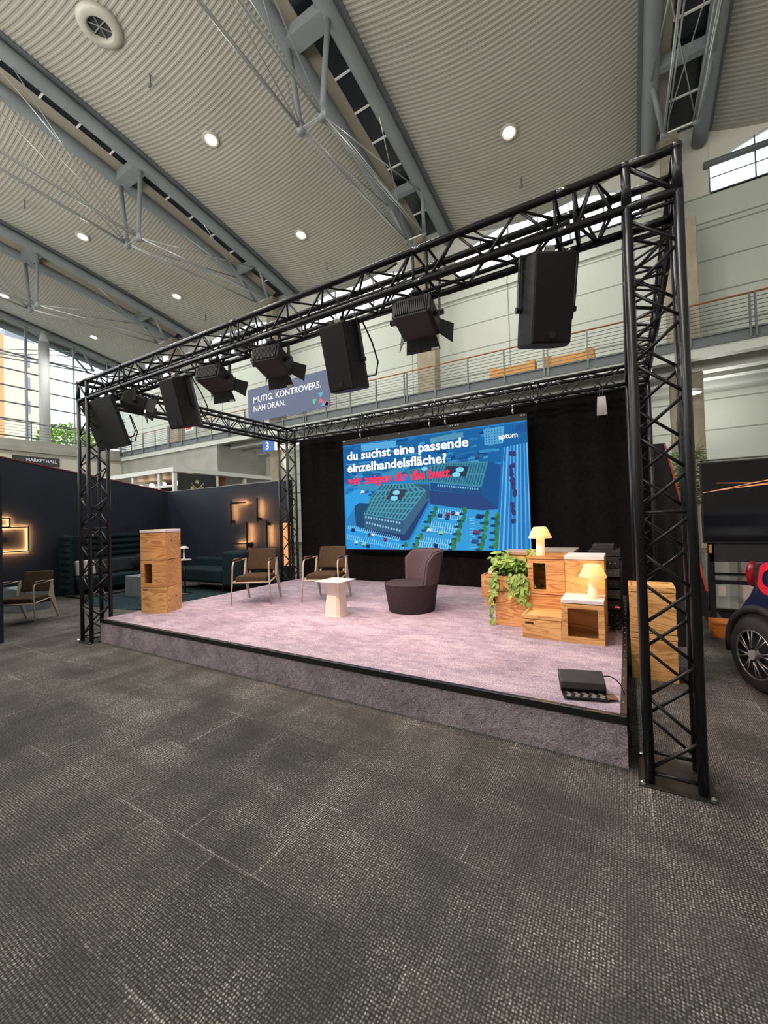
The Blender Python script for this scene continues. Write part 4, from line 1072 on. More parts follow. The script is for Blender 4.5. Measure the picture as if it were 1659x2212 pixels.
for i in range(46):
    th = rr.uniform(0, 2 * PI)
    if rr.random() < .5: th = rr.uniform(PI * .9, PI * 1.9)
    reach = rr.uniform(.08, .28) * (.62 if math.cos(th) < -.2 else 1); h = rr.uniform(.10, .34); drop = rr.choice([0, 0, .06, .15, .28])
    p0 = Vector((rr.uniform(-.1, .1), rr.uniform(-.1, .1), -.01)); dx = Vector((math.cos(th), math.sin(th) * .9, 0))
    pts = []
    for k in range(6):
        u = k / 5; pts.append(p0 + dx * reach * u + Vector((0, 0, h * math.sin(u * PI * .62) - drop * u * u)))
    stems.path(pts, .0032, 5)
    for k in range(1, 6):
        for _ in range(2 if k > 2 else 1):
            d = (dx * rr.uniform(.2, 1) + Vector((rr.uniform(-.8, .8), rr.uniform(-.8, .8), rr.uniform(-1.0, .3))))
            leaf(leaves, pts[k] + Vector((rr.uniform(-.02, .02), rr.uniform(-.02, .02), rr.uniform(-.02, .02))), d, Vector((rr.uniform(-.4, .4), -.5 + rr.uniform(-.4, .4), 1)), rr.uniform(.06, .11), rr.uniform(.045, .075))
for (x0, y0, ln) in ((-.185, -.17, .40), (-.15, -.2, .1), (.08, -.2, .15), (.14, -.2, .17), (.02, -.2, .08)):     # hanging runners
    pts = [Vector((x0 * .6, y0 * .6, .06)), Vector((x0, y0, .08)), Vector((x0 * 1.12, y0 * 1.12, -.05)), Vector((x0 * 1.15, y0 * 1.15, -.05 - ln * .5)), Vector((x0 * 1.2, y0 * 1.12, -.05 - ln))]
    stems.path(pts, .003, 5)
    for k in range(16):
        u = k / 15; q = pts[1].lerp(pts[4], u) + Vector((rr.uniform(-.03, .03), rr.uniform(-.02, .01), 0))
        leaf(leaves, q, Vector((rr.uniform(-1, 1), -.4, -.9)), Vector((rr.uniform(-.3, .3), -1, .3)), rr.uniform(.05, .085), rr.uniform(.035, .06))
o = leaves.build('foliage', LEAF, t); o['kind'] = 'stuff'
stems.build('stem', mat('plant_stem', srgb(90, 116, 56), .6), t, True)

# table lamps
SHADE = bpy.data.materials.new('opal_shade'); SHADE.use_nodes = True; nt, N, L, B = nodes(SHADE)
B.inputs['Base Color'].default_value = srgb(238, 222, 196); B.inputs['Roughness'].default_value = .4
B.inputs['Transmission Weight'].default_value = 0
trl = N.new('ShaderNodeBsdfTranslucent'); trl.inputs[0].default_value = (.95, .82, .6, 1); mxs = N.new('ShaderNodeMixShader'); mxs.inputs[0].default_value = .55
L.new(B.outputs[0], mxs.inputs[1]); L.new(trl.outputs[0], mxs.inputs[2]); L.new(mxs.outputs[0], N['Material Output'].inputs[0])
def table_lamp():
    t = thing('table_lamp', '', 'table lamp')
    b = MB(); b.lathe([(.0, 0), (.047, 0), (.049, .004), (.049, .07), (.045, .074), (.045, .19), (0, .192)], 28, cap=False); b.build('base', mat('lamp_opal_base', srgb(240, 222, 190), .4, emit=(1, .62, .28, 1), estr=.22), t, True)
    b = MB(); b.lathe([(.124, .195), (.122, .2), (.075, .305), (.066, .315), (.05, .318), (.05, .314), (.064, .311), (.072, .303), (.118, .2), (.12, .195), (.124, .195)], 32, cap=False); b.build('shade', SHADE, t, True)
    b = MB(); b.sphere((0, 0, .235), .022); b.build('bulb', emis('lamp_bulb', (1, .6, .22, 1), 60), t, True)
    return t
tl = table_lamp(); tl.location = (-.895, 2.05, SH + .375 + .37 + .003 + .016); tl['label'] = 'opal mushroom table lamp on the slot box, in front of the screen corner'; tl['group'] = 'opal table lamps'
dup(tl, 'opal mushroom table lamp on the white lid of the open front box', (-.365, 1.70, SH + .408), group='opal table lamps')
for p in ((-.895, 2.05, 1.063), (-.365, 1.70, .707)):
    point('table_lamp_light', (p[0], p[1], p[2] + .235), 2.6, (1, .58, .22), .028)

# ------------------------------------------------------------------ armchairs
def armchair():
    t = thing('armchair', '', 'armchair')
    # front faces -y ; origin on the floor at the middle
    b = MB(); b.grid(lambda u, v: Vector(((u - .5) * .47, -.27 + v * .50, .42 + .035 * (1 - (2 * u - 1) ** 4) * (1 - (2 * v - 1) ** 4) - .02 * v)), 14, 14)
    b.grid(lambda u, v: Vector(((u - .5) * .47, -.27 + v * .50, .318 - .02 * v)), 14, 14)
    n1 = 15 * 15
    def rim(i, j): return j * 15 + i
    ring = [rim(i, 0) for i in range(14)] + [rim(14, j) for j in range(14)] + [rim(i, 14) for i in range(14, 0, -1)] + [rim(0, j) for j in range(14, 0, -1)]
    for a, c_ in zip(ring, ring[1:] + ring[:1]): b.f.append([a, c_, c_ + n1, a + n1]); b.m.append(0)
    b.build('seat', BROWN_FAB, t, True, .015, 3)
    b = MB()
    def back(y_off):
        return lambda u, v: Vector(((u - .5) * (.47 - .03 * v), .20 + .10 * v + y_off - .045 * (2 * u - 1) ** 2 + .0, .47 + .335 * v))
    b.grid(back(0), 12, 8); b.grid(back(.05), 12, 8)
    W = 13; H = 9; n1 = W * H
    ring = [i for i in range(12)] + [j * W + 12 for j in range(8)] + [8 * W + i for i in range(12, 0, -1)] + [j * W for j in range(8, 0, -1)]
    for a, c_ in zip(ring, ring[1:] + ring[:1]): b.f.append([a, c_, c_ + n1, a + n1]); b.m.append(0)
    b.build('backrest', BROWN_FAB, t, True, .018, 3)
    for sx in (-1, 1):
        b = MB(); b.path([(sx * .305, -.285, 0), (sx * .283, -.275, .34), (sx * .276, -.27, .56), (sx * .274, -.26, .605), (sx * .272, -.235, .635), (sx * .272, -.19, .645), (sx * .265, .0, .648), (sx * .255, .22, .655)], [.007, .0105, .0115, .0115, .0115, .0115, .011, .01], 10)
        b.build('leg', CREAM, t, True)
        # tapered rear leg
        b = MB(); pts = [(.345, 0), (.325, 0), (.11, .40), (.175, .65), (.20, .65), (.225, .40)]
        sh = lambda z: .262 - .01 * z / .6
        vs = [(sx * (sh(z) - .014), y, z) for y, z in pts] + [(sx * (sh(z) + .014), y, z) for y, z in pts]
        b.add(vs, [tuple(range(6)), tuple(reversed(range(6, 12)))] + [(k, 6 + k, 6 + (k + 1) % 6, (k + 1) % 6) for k in range(6)]); b.build('leg', CREAM, t, False, .006)
        b = MB(); b.path([(sx * .272, -.245, .665), (sx * .272, -.18, .668), (sx * .268, -.05, .668), (sx * .264, .03, .666)], [.012, .02, .02, .014], 10); b.build('armrest', WALNUT, t, True)
        b = MB(); b.tube((sx * .2, .17, .36), (sx * .19, .26, .56), .016, 8); b.build('back_support', CREAM, t, True)
    b = MB(); b.tube((-.282, -.272, .335), (.282, -.272, .335), .011, 8); b.tube((-.25, .16, .34), (.25, .16, .34), .011, 8)
    for sx in (-1, 1): b.tube((sx * .282, -.272, .335), (sx * .258, .12, .37), .011, 8)
    b.build('seat_frame', CREAM, t, True)
    return t
ch = armchair()
def face(dx, dy): return math.atan2(dx, -dy)       # local -y pointing to (dx,dy)
ch.location = (-5.05, 1.80, SH); ch.rotation_euler = (0, 0, face(.272, -.53)); ch['label'] = 'brown armchair with cream legs at the left on the stage, nearer the box tower'; ch['group'] = 'brown armchairs'
dup(ch, 'brown armchair with cream legs beside the white side table', (-4.10, 2.34, SH), face(.15, -.52), 'brown armchairs')
dup(ch, 'dim armchair with cream legs on the grey floor at far left', (-8.65, .16, 0), face(.3, -.41), 'brown armchairs')

# ------------------------------------------------------------------ side table
t = thing('side_table', 'cream metal side table with square top in front of the second armchair', 'side table', (-3.34, 1.55, SH))
WT = mat('cream_table', srgb(232, 218, 202), .45)
b = MB(); b.box(-.19, .19, -.185, .185, .442, .452); b.build('tabletop', mat('white_table_top', srgb(238, 230, 222), .18), t, False, .003)
b = MB()
def octo(h, z):
    c_ = h * .72
    return [(-h, -c_, z), (-c_, -h, z), (c_, -h, z), (h, -c_, z), (h, c_, z), (c_, h, z), (-c_, h, z), (-h, c_, z)]
rings = [octo(.122, 0), octo(.12, .02), octo(.094, .33), octo(.112, .442)]
rings[0] = [(x, y, z) for x, y, z in octo(.125, 0)]
vs = sum(rings, []); fs = [(r * 8 + k, r * 8 + (k + 1) % 8, (r + 1) * 8 + (k + 1) % 8, (r + 1) * 8 + k) for r in range(3) for k in range(8)] + [tuple(reversed(range(8)))]
b.add(vs, fs); b.build('pedestal', WT, t)

# ------------------------------------------------------------------ tub chair
t = thing('tub_chair', 'dark plum upholstered tub chair standing right of the side table', 'tub chair', (-2.58, 2.20, SH), math.radians(-42))
# local: front -y
b = MB(); b.lathe([(.30, .0), (.305, .012), (.352, .34), (.356, .36)], 40, cap=True); smooth_by_angle(b.build('base', PLUM_FAB, t, False))
b = MB(); b.lathe([(.0, .385), (.2, .383), (.32, .372), (.35, .358)], 40, cap=False); b.build('seat', PLUM_FAB, t, True)
b = MB(); b.path([(.352 * math.cos(a * PI / 24), .352 * math.sin(a * PI / 24), .36) for a in range(48)], .008, 6, True); b.build('piping', mat('dark_piping', srgb(52, 42, 46), .9), t, True)
def shell(r0, lean):
    def fn(u, v):
        a = PI / 2 + (u - .5) * PI * .92
        k = abs(2 * u - 1)
        top = .79 - .03 * k ** 2 - .10 * max(0, k - .8) / .2
        z = .34 + (top - .34) * v
        r = r0 + lean * v * (1 - .25 * k)
        return Vector((r * math.cos(a), r * math.sin(a) * 1.0 + .02 * v, z))
    return fn
b = MB(); nu, nv = 36, 10
b.grid(shell(.285, .09), nu, nv); b.grid(shell(.355, .085), nu, nv)
W = nu + 1; n1 = W * (nv + 1)
ring = [i for i in range(nu)] + [j * W + nu for j in range(nv)] + [nv * W + i for i in range(nu, 0, -1)] + [j * W for j in range(nv, 0, -1)]
for a, c_ in zip(ring, ring[1:] + ring[:1]): b.f.append([a, c_, c_ + n1, a + n1]); b.m.append(0)
b.build('backrest', PLUM_LT, t, True, .02, 3)
fn = shell(.32, .088)
b = MB(); b.path([Vector((0, 0, .004)) + fn(0, .1 + .9 * k / 8) for k in range(9)] + [fn(u / 30, 1) + Vector((0, 0, .004)) for u in range(1, 30)] + [fn(1, 1 - .9 * k / 8) for k in range(9)], .006, 6)
b.build('piping', mat('dark_piping', srgb(52, 42, 46), .9), t, True)

# ------------------------------------------------------------------ floor light on the stage edge
t = thing('floor_floodlight', 'flat black floodlight lying on the front right corner of the stage carpet', 'floodlight', (-.37, .38, SH), math.radians(15))
T = Matrix.Translation((0, 0, .075)) @ Matrix.Rotation(math.radians(28), 4, 'X')
b = MB(T); b.prism([(-.075, -.03), (.06, -.03), (.085, .0), (.06, .035), (-.05, .035), (-.085, .01)], -.14, .14, 'x'); b.build('housing', BLACK, t, False, .005)
b = MB(); b.box(-.135, .135, -.16, -.06, .012, .02); fo = b.build('barn_door', BLACK_METAL, t)
b = MB()
for i in range(5):
    for j in range(3): b.lathe([(.0, .0), (.016, .0)], 12, (-.1 + i * .05 + .01 * (j % 2), -.135 + j * .028, .0215), cap=False)
b.build('led_lens', mat('led_lens_grey', srgb(120, 112, 112), .3), fo)
b = MB(); b.add([(.135, -.15, .02), (.135, -.05, .02), (.19, -.04, .012), (.2, -.13, .012)], [(0, 1, 2, 3)]); b.build('side_flap', mat('copper_flap', srgb(110, 80, 56), .5), t)
b = MB(); b.tube((-.14, -.058, .03), (.14, -.058, .03), .006, 8); b.build('hinge', mat('copper_flap', srgb(110, 80, 56), .5), t)
b = MB(); b.box(-.1, .1, -.02, .05, 0, .045); b.build('foot', BLACK, t)
b = MB(); b.path([(.13, .02, .1), (.16, .026, .106), (.19, .028, .104), (.22, .02, .088), (.243, .005, .06), (.256, -.01, .025), (.262, -.02, -.02)], .004, 6); b.path([(.262, -.02, -.02), (.28, -.03, -.1), (.262, -.06, -.16), (.262, -.1, -.2), (.262, -.12, -.29)], .005, 6); b.build('cable', BLACK, t, True)

# ------------------------------------------------------------------ amp rack and cables at right back
t = thing('amplifier_rack', 'black rack of amplifiers with small lights behind the wooden boxes', 'rack', (-.5, 2.35, SH))
b = MB(); b.box(0, .37, 0, .5, 0, .04); b.box(0, .02, 0, .5, .04, .72); b.box(.35, .37, 0, .5, .04, .72); b.box(0, .37, .48, .5, .04, .72); b.box(0, .37, 0, .5, .7, .73); b.build('case', BLACK, t)
for i, (z, cl) in enumerate(((.06, (.02, .02, .02, 1)), (.17, (.03, .03, .03, 1)), (.29, (.10, .10, .10, 1)), (.40, (.015, .015, .015, 1)), (.52, (.12, .12, .12, 1)), (.62, (.02, .02, .02, 1)))):
    b = MB(); b.box(.022, .348, -.01 if i % 2 else .0, .4, z, z + .09); u_ = b.build('amplifier', mat('amp_face_%d' % i, cl, .4), t)
    b = MB()
    for j in range(6): b.sphere((.06 + j * .05, -.012, z + .045), .008, 6, 4)
    b.build('knob', mat('amp_knob', srgb(150, 150, 150), .4), u_)
b = MB()
for x_ in (.30, .315, .33): b.sphere((x_, -.015, .20), .006, 6, 4)
b.build('indicator', emis('red_led', (1, .05, .1, 1), 3), t)
b = MB(); b.box(.05, .36, .05, .45, .735, .80); b.box(.09, .3, .1, .4, .80, .86); b.build('receiver', mat('receiver_black', (.02, .02, .022, 1), .4), t, False, .005)
rr = random.Random(2); b = MB()
for k in range(9):
    p = Vector((rr.uniform(-.26, -.15), rr.uniform(1.95, 2.3), SH + .012)); pts = [p]
    for j in range(8): p = p + Vector((rr.uniform(-.04, .04), rr.uniform(-.07, .07), rr.uniform(0, .018))); p.x = min(max(p.x, -.262), -.15); p.y = min(max(p.y, 1.92), 2.33); pts.append(p.copy())
    b.path(pts, .008, 5)
tag(b.build('cable_pile', BLACK, None, True), 'heap of black cables on the stage beside the open front box', 'cables')

# ------------------------------------------------------------------ lounge at left
XL = -11.1
b = MB(); b.prism([(-3.5, 0), (4.16, 0), (4.16, 2.45), (.55, 3.03), (-3.5, 3.7)], XL - .1, XL, 'x')
t = thing('partition_wall', 'tall dark navy partition with sloping top and red edge at left', 'partition', (0, 0, 0), 0, 'lounge partitions')
b.build('panel', NAVY, t)
b = MB(); b.prism([(-3.5, 3.7), (.55, 3.03), (4.16, 2.45), (4.16, 2.475), (.55, 3.055), (-3.5, 3.725)], XL - .11, XL + .01, 'x'); b.build('top_edge', mat('red_edge', srgb(120, 46, 44), .6), t)
t = thing('partition_wall', 'dark navy partition behind the lounge, with warm wall lights', 'partition', (0, 0, 0), 0, 'lounge partitions')
b = MB(); b.box(XL, -6.5, 4.1, 4.2, 0, 2.45); b.build('panel', NAVY, t)
b = MB(); b.box(XL, -6.5, 4.095, 4.205, 2.45, 2.462); b.build('top_edge', mat('pale_edge', srgb(150, 156, 160), .6), t)
b = MB(); b.box(XL, -6.5, 4.07, 4.1, 0, .05); b.build('skirting', mat('silver_skirting', srgb(150, 146, 144), .4, .5), t)
b = MB(); b.box(-9.6, -7.42, -.62, -.52, 0, 2.28)
tag(b.build('partition_wall', NAVY, None, False, .004), 'end of a dark navy partition at the left edge of the photo, in front of the lounge', 'partition', 'lounge partitions')
GLOWM = emis('wall_light_glow', (1, .42, .13, 1), 330)
def bar_light(label, x0, z0, x1, z1):
    t = thing('bar_wall_light', label, 'wall light', (x0, 4.0, z0), 0, 'bar wall lights')
    dx, dz = x1 - x0, z1 - z0; L_ = math.hypot(dx, dz); vx = abs(dx) > abs(dz)
    b = MB(); b.box(-.014 if not vx else min(0, dx), .014 if not vx else max(0, dx), -.012, .012, -.014 if vx else min(0, dz), .014 if vx else max(0, dz)); b.build('bar', BLACK_METAL, t)
    b = MB()
    if vx: b.box(dx * .06, dx * .9, .0122, .0132, -.004, .004)
    else: b.box(-.004, .004, .0122, .0132, dz * .06, dz * .9)
    b.build('led_strip', GLOWM, t)
    b = MB(); p = (dx * .12, dz * .12); b.box(p[0] - .03, p[0] + .03, .012, .1, p[1] - .03, p[1] + .03); b.build('bracket', BLACK_METAL, t)
bars = [('upright bar light at the upper left of the wall light group', -8.32, 1.49, -8.30, 2.118), ('level bar light at the top of the wall light group', -8.30, 2.012, -7.82, 2.012),
        ('tall upright bar light at the upper right of the wall light group', -7.42, 1.54, -7.41, 2.10), ('upright bar light in the lower middle of the wall light group', -7.78, .90, -7.77, 1.547),
        ('level bar light low on the wall, left of the first armchair', -7.66, 1.037, -8.28, 1.037), ('upright bar light behind the first armchair, at the right of the group', -7.13, 1.565, -7.12, .92)]
for l, x0, z0, x1, z1 in bars: bar_light(l, x0, z0, x1, z1)
t = thing('floor_light_panel', 'tall glowing orange light panel behind the left back truss column', 'light panel', (-6.53, 4.0, .55))
b = MB(); b.box(-.09, .09, .0, .04, 0, .96); b.build('panel', emis('panel_glow', (1, .43, .18, 1), .72), t)
b = MB(); b.box(-.1, .1, -.005, .05, -.03, 0); b.box(-.1, .1, -.005, .05, .96, .985); b.tube((0, .02, -.55), (0, .02, -.03), .012, 8); b.box(-.1, .1, -.05, .08, -.55, -.53); b.build('stand', BLACK_METAL, t)
def frame_light(label, y0, y1, z0, z1):
    t = thing('frame_wall_light', label, 'wall light', (XL + .055, y0, z0), 0, 'frame wall lights')
    w, h = y1 - y0, z1 - z0
    b = MB()
    for (a, c_, d, e) in ((0, w, -.012, .012), (0, w, h - .012, h + .012)): b.box(-.01, .01, a - .012, c_ + .012, d, e)
    for (a, c_) in ((-.012, .012), (w - .012, w + .012)): b.box(-.01, .01, a, c_, .012, h - .012)
    b.build('frame', BLACK_METAL, t)
    b = MB()
    b.box(-.0112, -.0102, 0, w, -.005, .005); b.box(-.0112, -.0102, 0, w, h - .005, h + .005); b.box(-.0112, -.0102, -.005, .005, 0, h); b.box(-.0112, -.0102, w - .005, w + .005, 0, h); b.build('led_strip', GLOWM, t)
    b = MB(); b.box(-.07, -.02, w * .4, w * .5, h * .4, h * .6); b.build('bracket', BLACK_METAL, t)
frame_light('large square glowing frame light on the left navy wall', .30, 1.0, 1.075, 1.58)
frame_light('small glowing frame light above the square one on the left navy wall', .40, .695, 1.59, 1.77)

RUG = varied('dark_teal_rug', srgb(36, 50, 56), srgb(50, 66, 72), 12, .95, .5, 0, 5, .05, 200)
b = MB(); b.lathe([(0, 0), (1, 0), (1, .012), (0, .014)], 48, cap=False, sx=2.1, sy=1.22)
tag(b.build('rug', RUG, None, False, loc=(-8.85, 2.52, 0)), 'dark teal oval rug on the floor of the lounge', 'rug')
# quilted high-back sofa along left wall
t = thing('quilted_sofa', 'dark teal sofa with quilted high back along the left navy wall', 'sofa', (XL, 1.5, 0))
b = MB()
for i in range(9): b.sphere((.2, 1.15, .22 + i * .136), .072, 10, 8, 1.1, 15.6, 1.0)
for i in range(9): b.sphere((.44, .02, .22 + i * .136), .072, 10, 8, 4.3, .55, 1.0)
b.build('quilted_back', TEAL_FAB, t, True)
b = MB(); b.box(.1, .25, .02, 2.3, .1, 1.34); b.box(.1, .75, .0, .05, .1, 1.34); b.build('back_panel', TEAL_FAB, t, False, .03)
b = MB(); b.box(.22, .92, .1, 2.3, .16, .44); b.build('seat', TEAL_FAB, t, False, .05, 4)
b = MB(); b.box(.24, .42, .12, 2.25, .44, .78); b.build('cushion_back', mat('slate_cushion', srgb(46, 56, 60), .9), t, False, .05, 4)
b = MB(); b.box(.2, .9, .1, 2.2, .03, .07); b.build('base_rail', mat('silver_skirting', srgb(150, 146, 144), .4, .5), t)
t = None
b = MB(); b.box(-.06, .06, -.2, .2, 0, .36)
o = b.build('white_cushion', mat('cushion_white', srgb(188, 184, 180), .9), None, False, .05, 4, loc=(-10.55, 1.85, .445)); o.rotation_euler = (0, math.radians(-14), 0); tag(o, 'white cushion leaning on the quilted sofa behind the left truss column', 'cushion')
b = MB(); b.sphere((0, 0, .2), .24, 14, 10, .45, 1, .85)
o = b.build('dark_cushion', mat('cushion_dark', srgb(18, 22, 28), .95), None, True, loc=(-10.5, 3.05, .445)); tag(o, 'dark round cushion on the quilted sofa left of the box tower', 'cushion')
# green sofa along back partition
t = thing('teal_sofa', 'dark teal sofa with a high arm in front of the back navy partition', 'sofa', (-9.5, 3.25, .014))
b = MB(); b.box(0, 1.75, 0, .7, .2, .5); b.build('seat', TEAL_FAB, t, False, .06, 4)
b = MB(); b.box(1.74, 2.42, .0, .72, .14, .9); b.build('arm', TEAL_FAB, t, False, .06, 4)
b = MB(); b.box(1.6, 1.76, .35, .7, .42, .74); b.build('side_cushion', mat('teal_light', srgb(44, 70, 72), .9), t, False, .04, 4)
b = MB(); b.box(0, 1.75, .55, .72, .42, .7); b.build('backrest', TEAL_FAB, t, False, .06, 4)
b = MB()
b.box(.1, 1.7, .05, .1, .16, .19); b.build('base_rail', mat('silver_skirting', srgb(150, 146, 144), .4, .5), t)
for (x_, y_) in ((.1, .1), (1.65, .1), (.1, .6), (2.3, .6), (2.3, .1)):
    b = MB(); b.tube((x_, y_, 0), (x_, y_, .2), .02, 8); b.build('leg', BLACK_METAL, t)
GREYB = varied('grey_blue_cube', srgb(104, 116, 124), srgb(116, 128, 136), 4, .7)
b = MB(); b.box(-.3, .3, -.26, .26, 0, .43)
tag(b.build('cube_table', GREYB, None, False, .006, loc=(-9.32, 2.46, .014)), 'grey blue cube table on the rug left of the box tower', 'cube table', 'cube tables')
b = MB(); b.box(-.3, .3, -.26, .26, 0, .43)
tag(b.build('cube_table', GREYB, None, False, .006, loc=(-10.05, .62, 0)), 'grey blue cube table behind the far left armchair', 'cube table', 'cube tables')
b = MB(); b.lathe([(.0, 0), (.05, 0), (.06, .03), (.055, .05), (0, .05)], 14, cap=False)
tag(b.build('small_bowl', mat('bowl_brass', srgb(150, 120, 70), .4, .4), None, True, loc=(-9.12, 2.5, .444)), 'small brass bowl on the cube table by the box tower', 'bowl')
t = thing('thin_leg_stool', 'thin pale chair leg frame standing on the rug beside the cube table', 'stool', (-8.15, 1.7, .0))
b = MB(); b.tube((-.02, -.02, 0.014), (.16, .2, .6), .012, 8); b.tube((.5, -.02, 0.014), (.34, .2, .6), .012, 8); b.build('leg_frame', CREAM, t, True)
b = MB(); b.box(.1, .5, .18, .5, .6, .63); b.tube((.2, .45, .6), (.2, .6, 0.014), .012, 8); b.build('seat', BROWN_FAB, t)
t = thing('pedestal_table', 'slim table with thin white top right of the box tower', 'table', (-8.53, 2.9, .012))
b = MB(); b.lathe([(0, .735), (.14, .735), (.14, .75), (0, .75)], 24, cap=False); b.build('tabletop', WHITE_LAM, t)
b = MB(); b.tube((0, 0, 0), (0, 0, .735), .016, 10); b.lathe([(.15, 0), (.15, .012), (.02, .02)], 20); b.build('pedestal', BLACK_METAL, t, True)
t = thing('mushroom_lamp', 'small white mushroom lamp on the slim table right of the box tower', 'lamp', (-8.545, 2.9, .764))
b = MB(); b.lathe([(.05, 0), (.05, .012), (.02, .018), (.02, .24)], 16); b.build('stem', mat('lamp_white', srgb(226, 224, 220), .4), t, True)
b = MB(); b.lathe([(.10, .235), (.098, .25), (.07, .28), (.03, .292), (0, .294)], 20, cap=False); b.lathe([(0, .24), (.1, .235)], 20, cap=False); b.build('shade', mat('lamp_white', srgb(226, 224, 220), .4), t, True)

# ------------------------------------------------------------------ right side
t = thing('slanted_panel', 'dark slanted display panel with orange edge behind the right truss columns', 'panel', (0, 0, 0))
b = MB(); b.prism([(.12, 0), (.885, 0), (.885, .38), (.455, 2.51), (.12, 2.52)], 4.62, 4.9); b.build('panel', mat('panel_dark_brown', srgb(26, 22, 20), .6), t)
b = MB(); b.prism([(.888, .36), (.458, 2.51), (.432, 2.51), (.862, .36)], 4.59, 4.619); b.build('orange_edge', mat('orange_edge', srgb(214, 82, 58), .5), t)
b = MB(); b.box(.3, .5, 2.9, 3.5, 0, .42)
tag(b.build('black_case', BLACK, None, False, .01), 'black low case on the floor behind the right box stack', 'case')
# tall planter
t = thing('tall_plant', 'bushy green plant on a slim pedestal beside the big display', 'plant', (.77, 5.3, 0))
b = MB(); b.box(-.13, .13, -.13, .13, 0, 1.65); b.build('pedestal', mat('planter_pale', srgb(170, 168, 150), .7), t)
b = MB(); rr = random.Random(8)
for i in range(800):
    th = rr.uniform(0, 2 * PI); r_ = rr.uniform(.02, .24); z_ = rr.uniform(1.6, 2.45)
    k = 1 - abs(z_ - 2.05) / .55
    p = Vector((r_ * math.cos(th) * (.5 + .6 * max(k, .1)), r_ * math.sin(th) * (.5 + .6 * max(k, .1)), z_))
    leaf(b, p, Vector((math.cos(th), math.sin(th), rr.uniform(-.8, .6))), Vector((rr.uniform(-.4, .4), -.3, 1)), rr.uniform(.07, .14), rr.uniform(.02, .035))
o = b.build('foliage', varied('fern_leaf', srgb(66, 96, 40), srgb(110, 140, 66), 6, .6), t); o['kind'] = 'stuff'
b = MB()
for i in range(7):
    th = rr.uniform(0, 2 * PI); b.path([(0, 0, 1.65), (.08 * math.cos(th), .08 * math.sin(th), 2.3), (.2 * math.cos(th), .2 * math.sin(th), rr.uniform(2.6, 2.9))], .004, 5)
b.build('twig', mat('twig', srgb(110, 104, 70), .8), t)
# display on stand
t = thing('display_stand', 'huge black display on a wheeled stand at the right edge', 'display', (.78, 4.0, 0))
b = MB(); b.box(0, 2.0, 0, .07, 1.075, 2.125); b.build('bezel', BLACK, t, False, .004)
DISP = mat('display_glass', (.006, .006, .008, 1), .08, 0, .5)
b = MB(); b.box(.012, 1.988, -.003, .0, 1.1, 2.11); b.build('glass', DISP, t)
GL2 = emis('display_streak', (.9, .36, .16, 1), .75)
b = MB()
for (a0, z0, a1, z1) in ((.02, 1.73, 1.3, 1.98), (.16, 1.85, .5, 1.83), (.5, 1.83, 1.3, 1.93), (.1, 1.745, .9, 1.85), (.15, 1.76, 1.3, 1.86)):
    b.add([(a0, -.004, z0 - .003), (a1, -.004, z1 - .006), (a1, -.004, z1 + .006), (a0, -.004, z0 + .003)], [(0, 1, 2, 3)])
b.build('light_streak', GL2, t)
b = MB(); b.box(.06, 1.94, .02, .08, .84, 1.075); b.build('soundbar', mat('soundbar_dark', (.02, .018, .02, 1), .6), t)
b = MB(); b.box(.11, 1.6, .03, .09, .55, .6); b.build('crossbar', BLACK_METAL, t)
for x_ in (.08, 1.63):
    b = MB(); b.box(x_ - .03, x_ + .03, .02, .1, .13, 1.08); b.build('upright', BLACK_METAL, t)
    b = MB(); b.box(x_ - .08, x_ + .08, -.2, .4, .08, .13); fo_ = b.build('foot', BLACK_METAL, t)
    for y_ in (-.15, .35):
        b = MB(); b.tube((x_ - .02, y_, .04), (x_ + .02, y_, .04), .04, 12); b.build('caster', BLACK, fo_)
b = MB(); b.box(.055, .085, .0, .02, .95, 1.06); b.build('wood_spacer', OAK, t)
# grey cabinets behind
t = thing('grey_cabinet', 'grey metal cabinet with a white paper note behind the display stand', 'cabinet', (.92, 4.6, 0))
b = MB(); b.box(0, .3, 0, .4, .1, .86); b.build('body', mat('cab_grey', srgb(182, 190, 184), .6), t)
b = MB(); b.box(.31, .95, .05, .4, .1, .86); b.build('pale_body', mat('cab_pale', srgb(232, 218, 212), .7), t)
b = MB(); b.box(.02, .29, -.012, 0, .14, .56); b.build('door', mat('cab_door', srgb(164, 174, 168), .6), t)
b = MB(); b.box(.08, .16, -.016, -.0125, .3, .45); b.build('paper_note', mat('paper', srgb(222, 206, 200), .8), t)
b = MB(); b.box(-.01, .96, -.02, 0, .6, .63); b.box(-.01, .96, -.02, 0, .1, .13); b.build('bar', BLACK_METAL, t)
b = MB(); b.box(0, .9, 0, .4, 0, .1); b.build('plinth', BLACK, t)
b = MB(); b.box(0, .31, 0, .3, 0, .17)
tag(b.build('orange_box', wood('box_wood_deep', srgb(196, 116, 44), srgb(140, 76, 28), 1, 'x', 9.1), None, False, .003, loc=(.765, 3.45, .0)), 'low orange wooden box on the floor under the display', 'box')

# ------------------------------------------------------------------ small car
CARM = mat('car_navy', srgb(28, 34, 66), .25, .0, .6)
CAR_RZ = math.radians(-66)
t = thing('small_car', 'dark blue small car with red ring decal, only its rear corner in view at right', 'car', (.887, 1.80, 0), CAR_RZ)
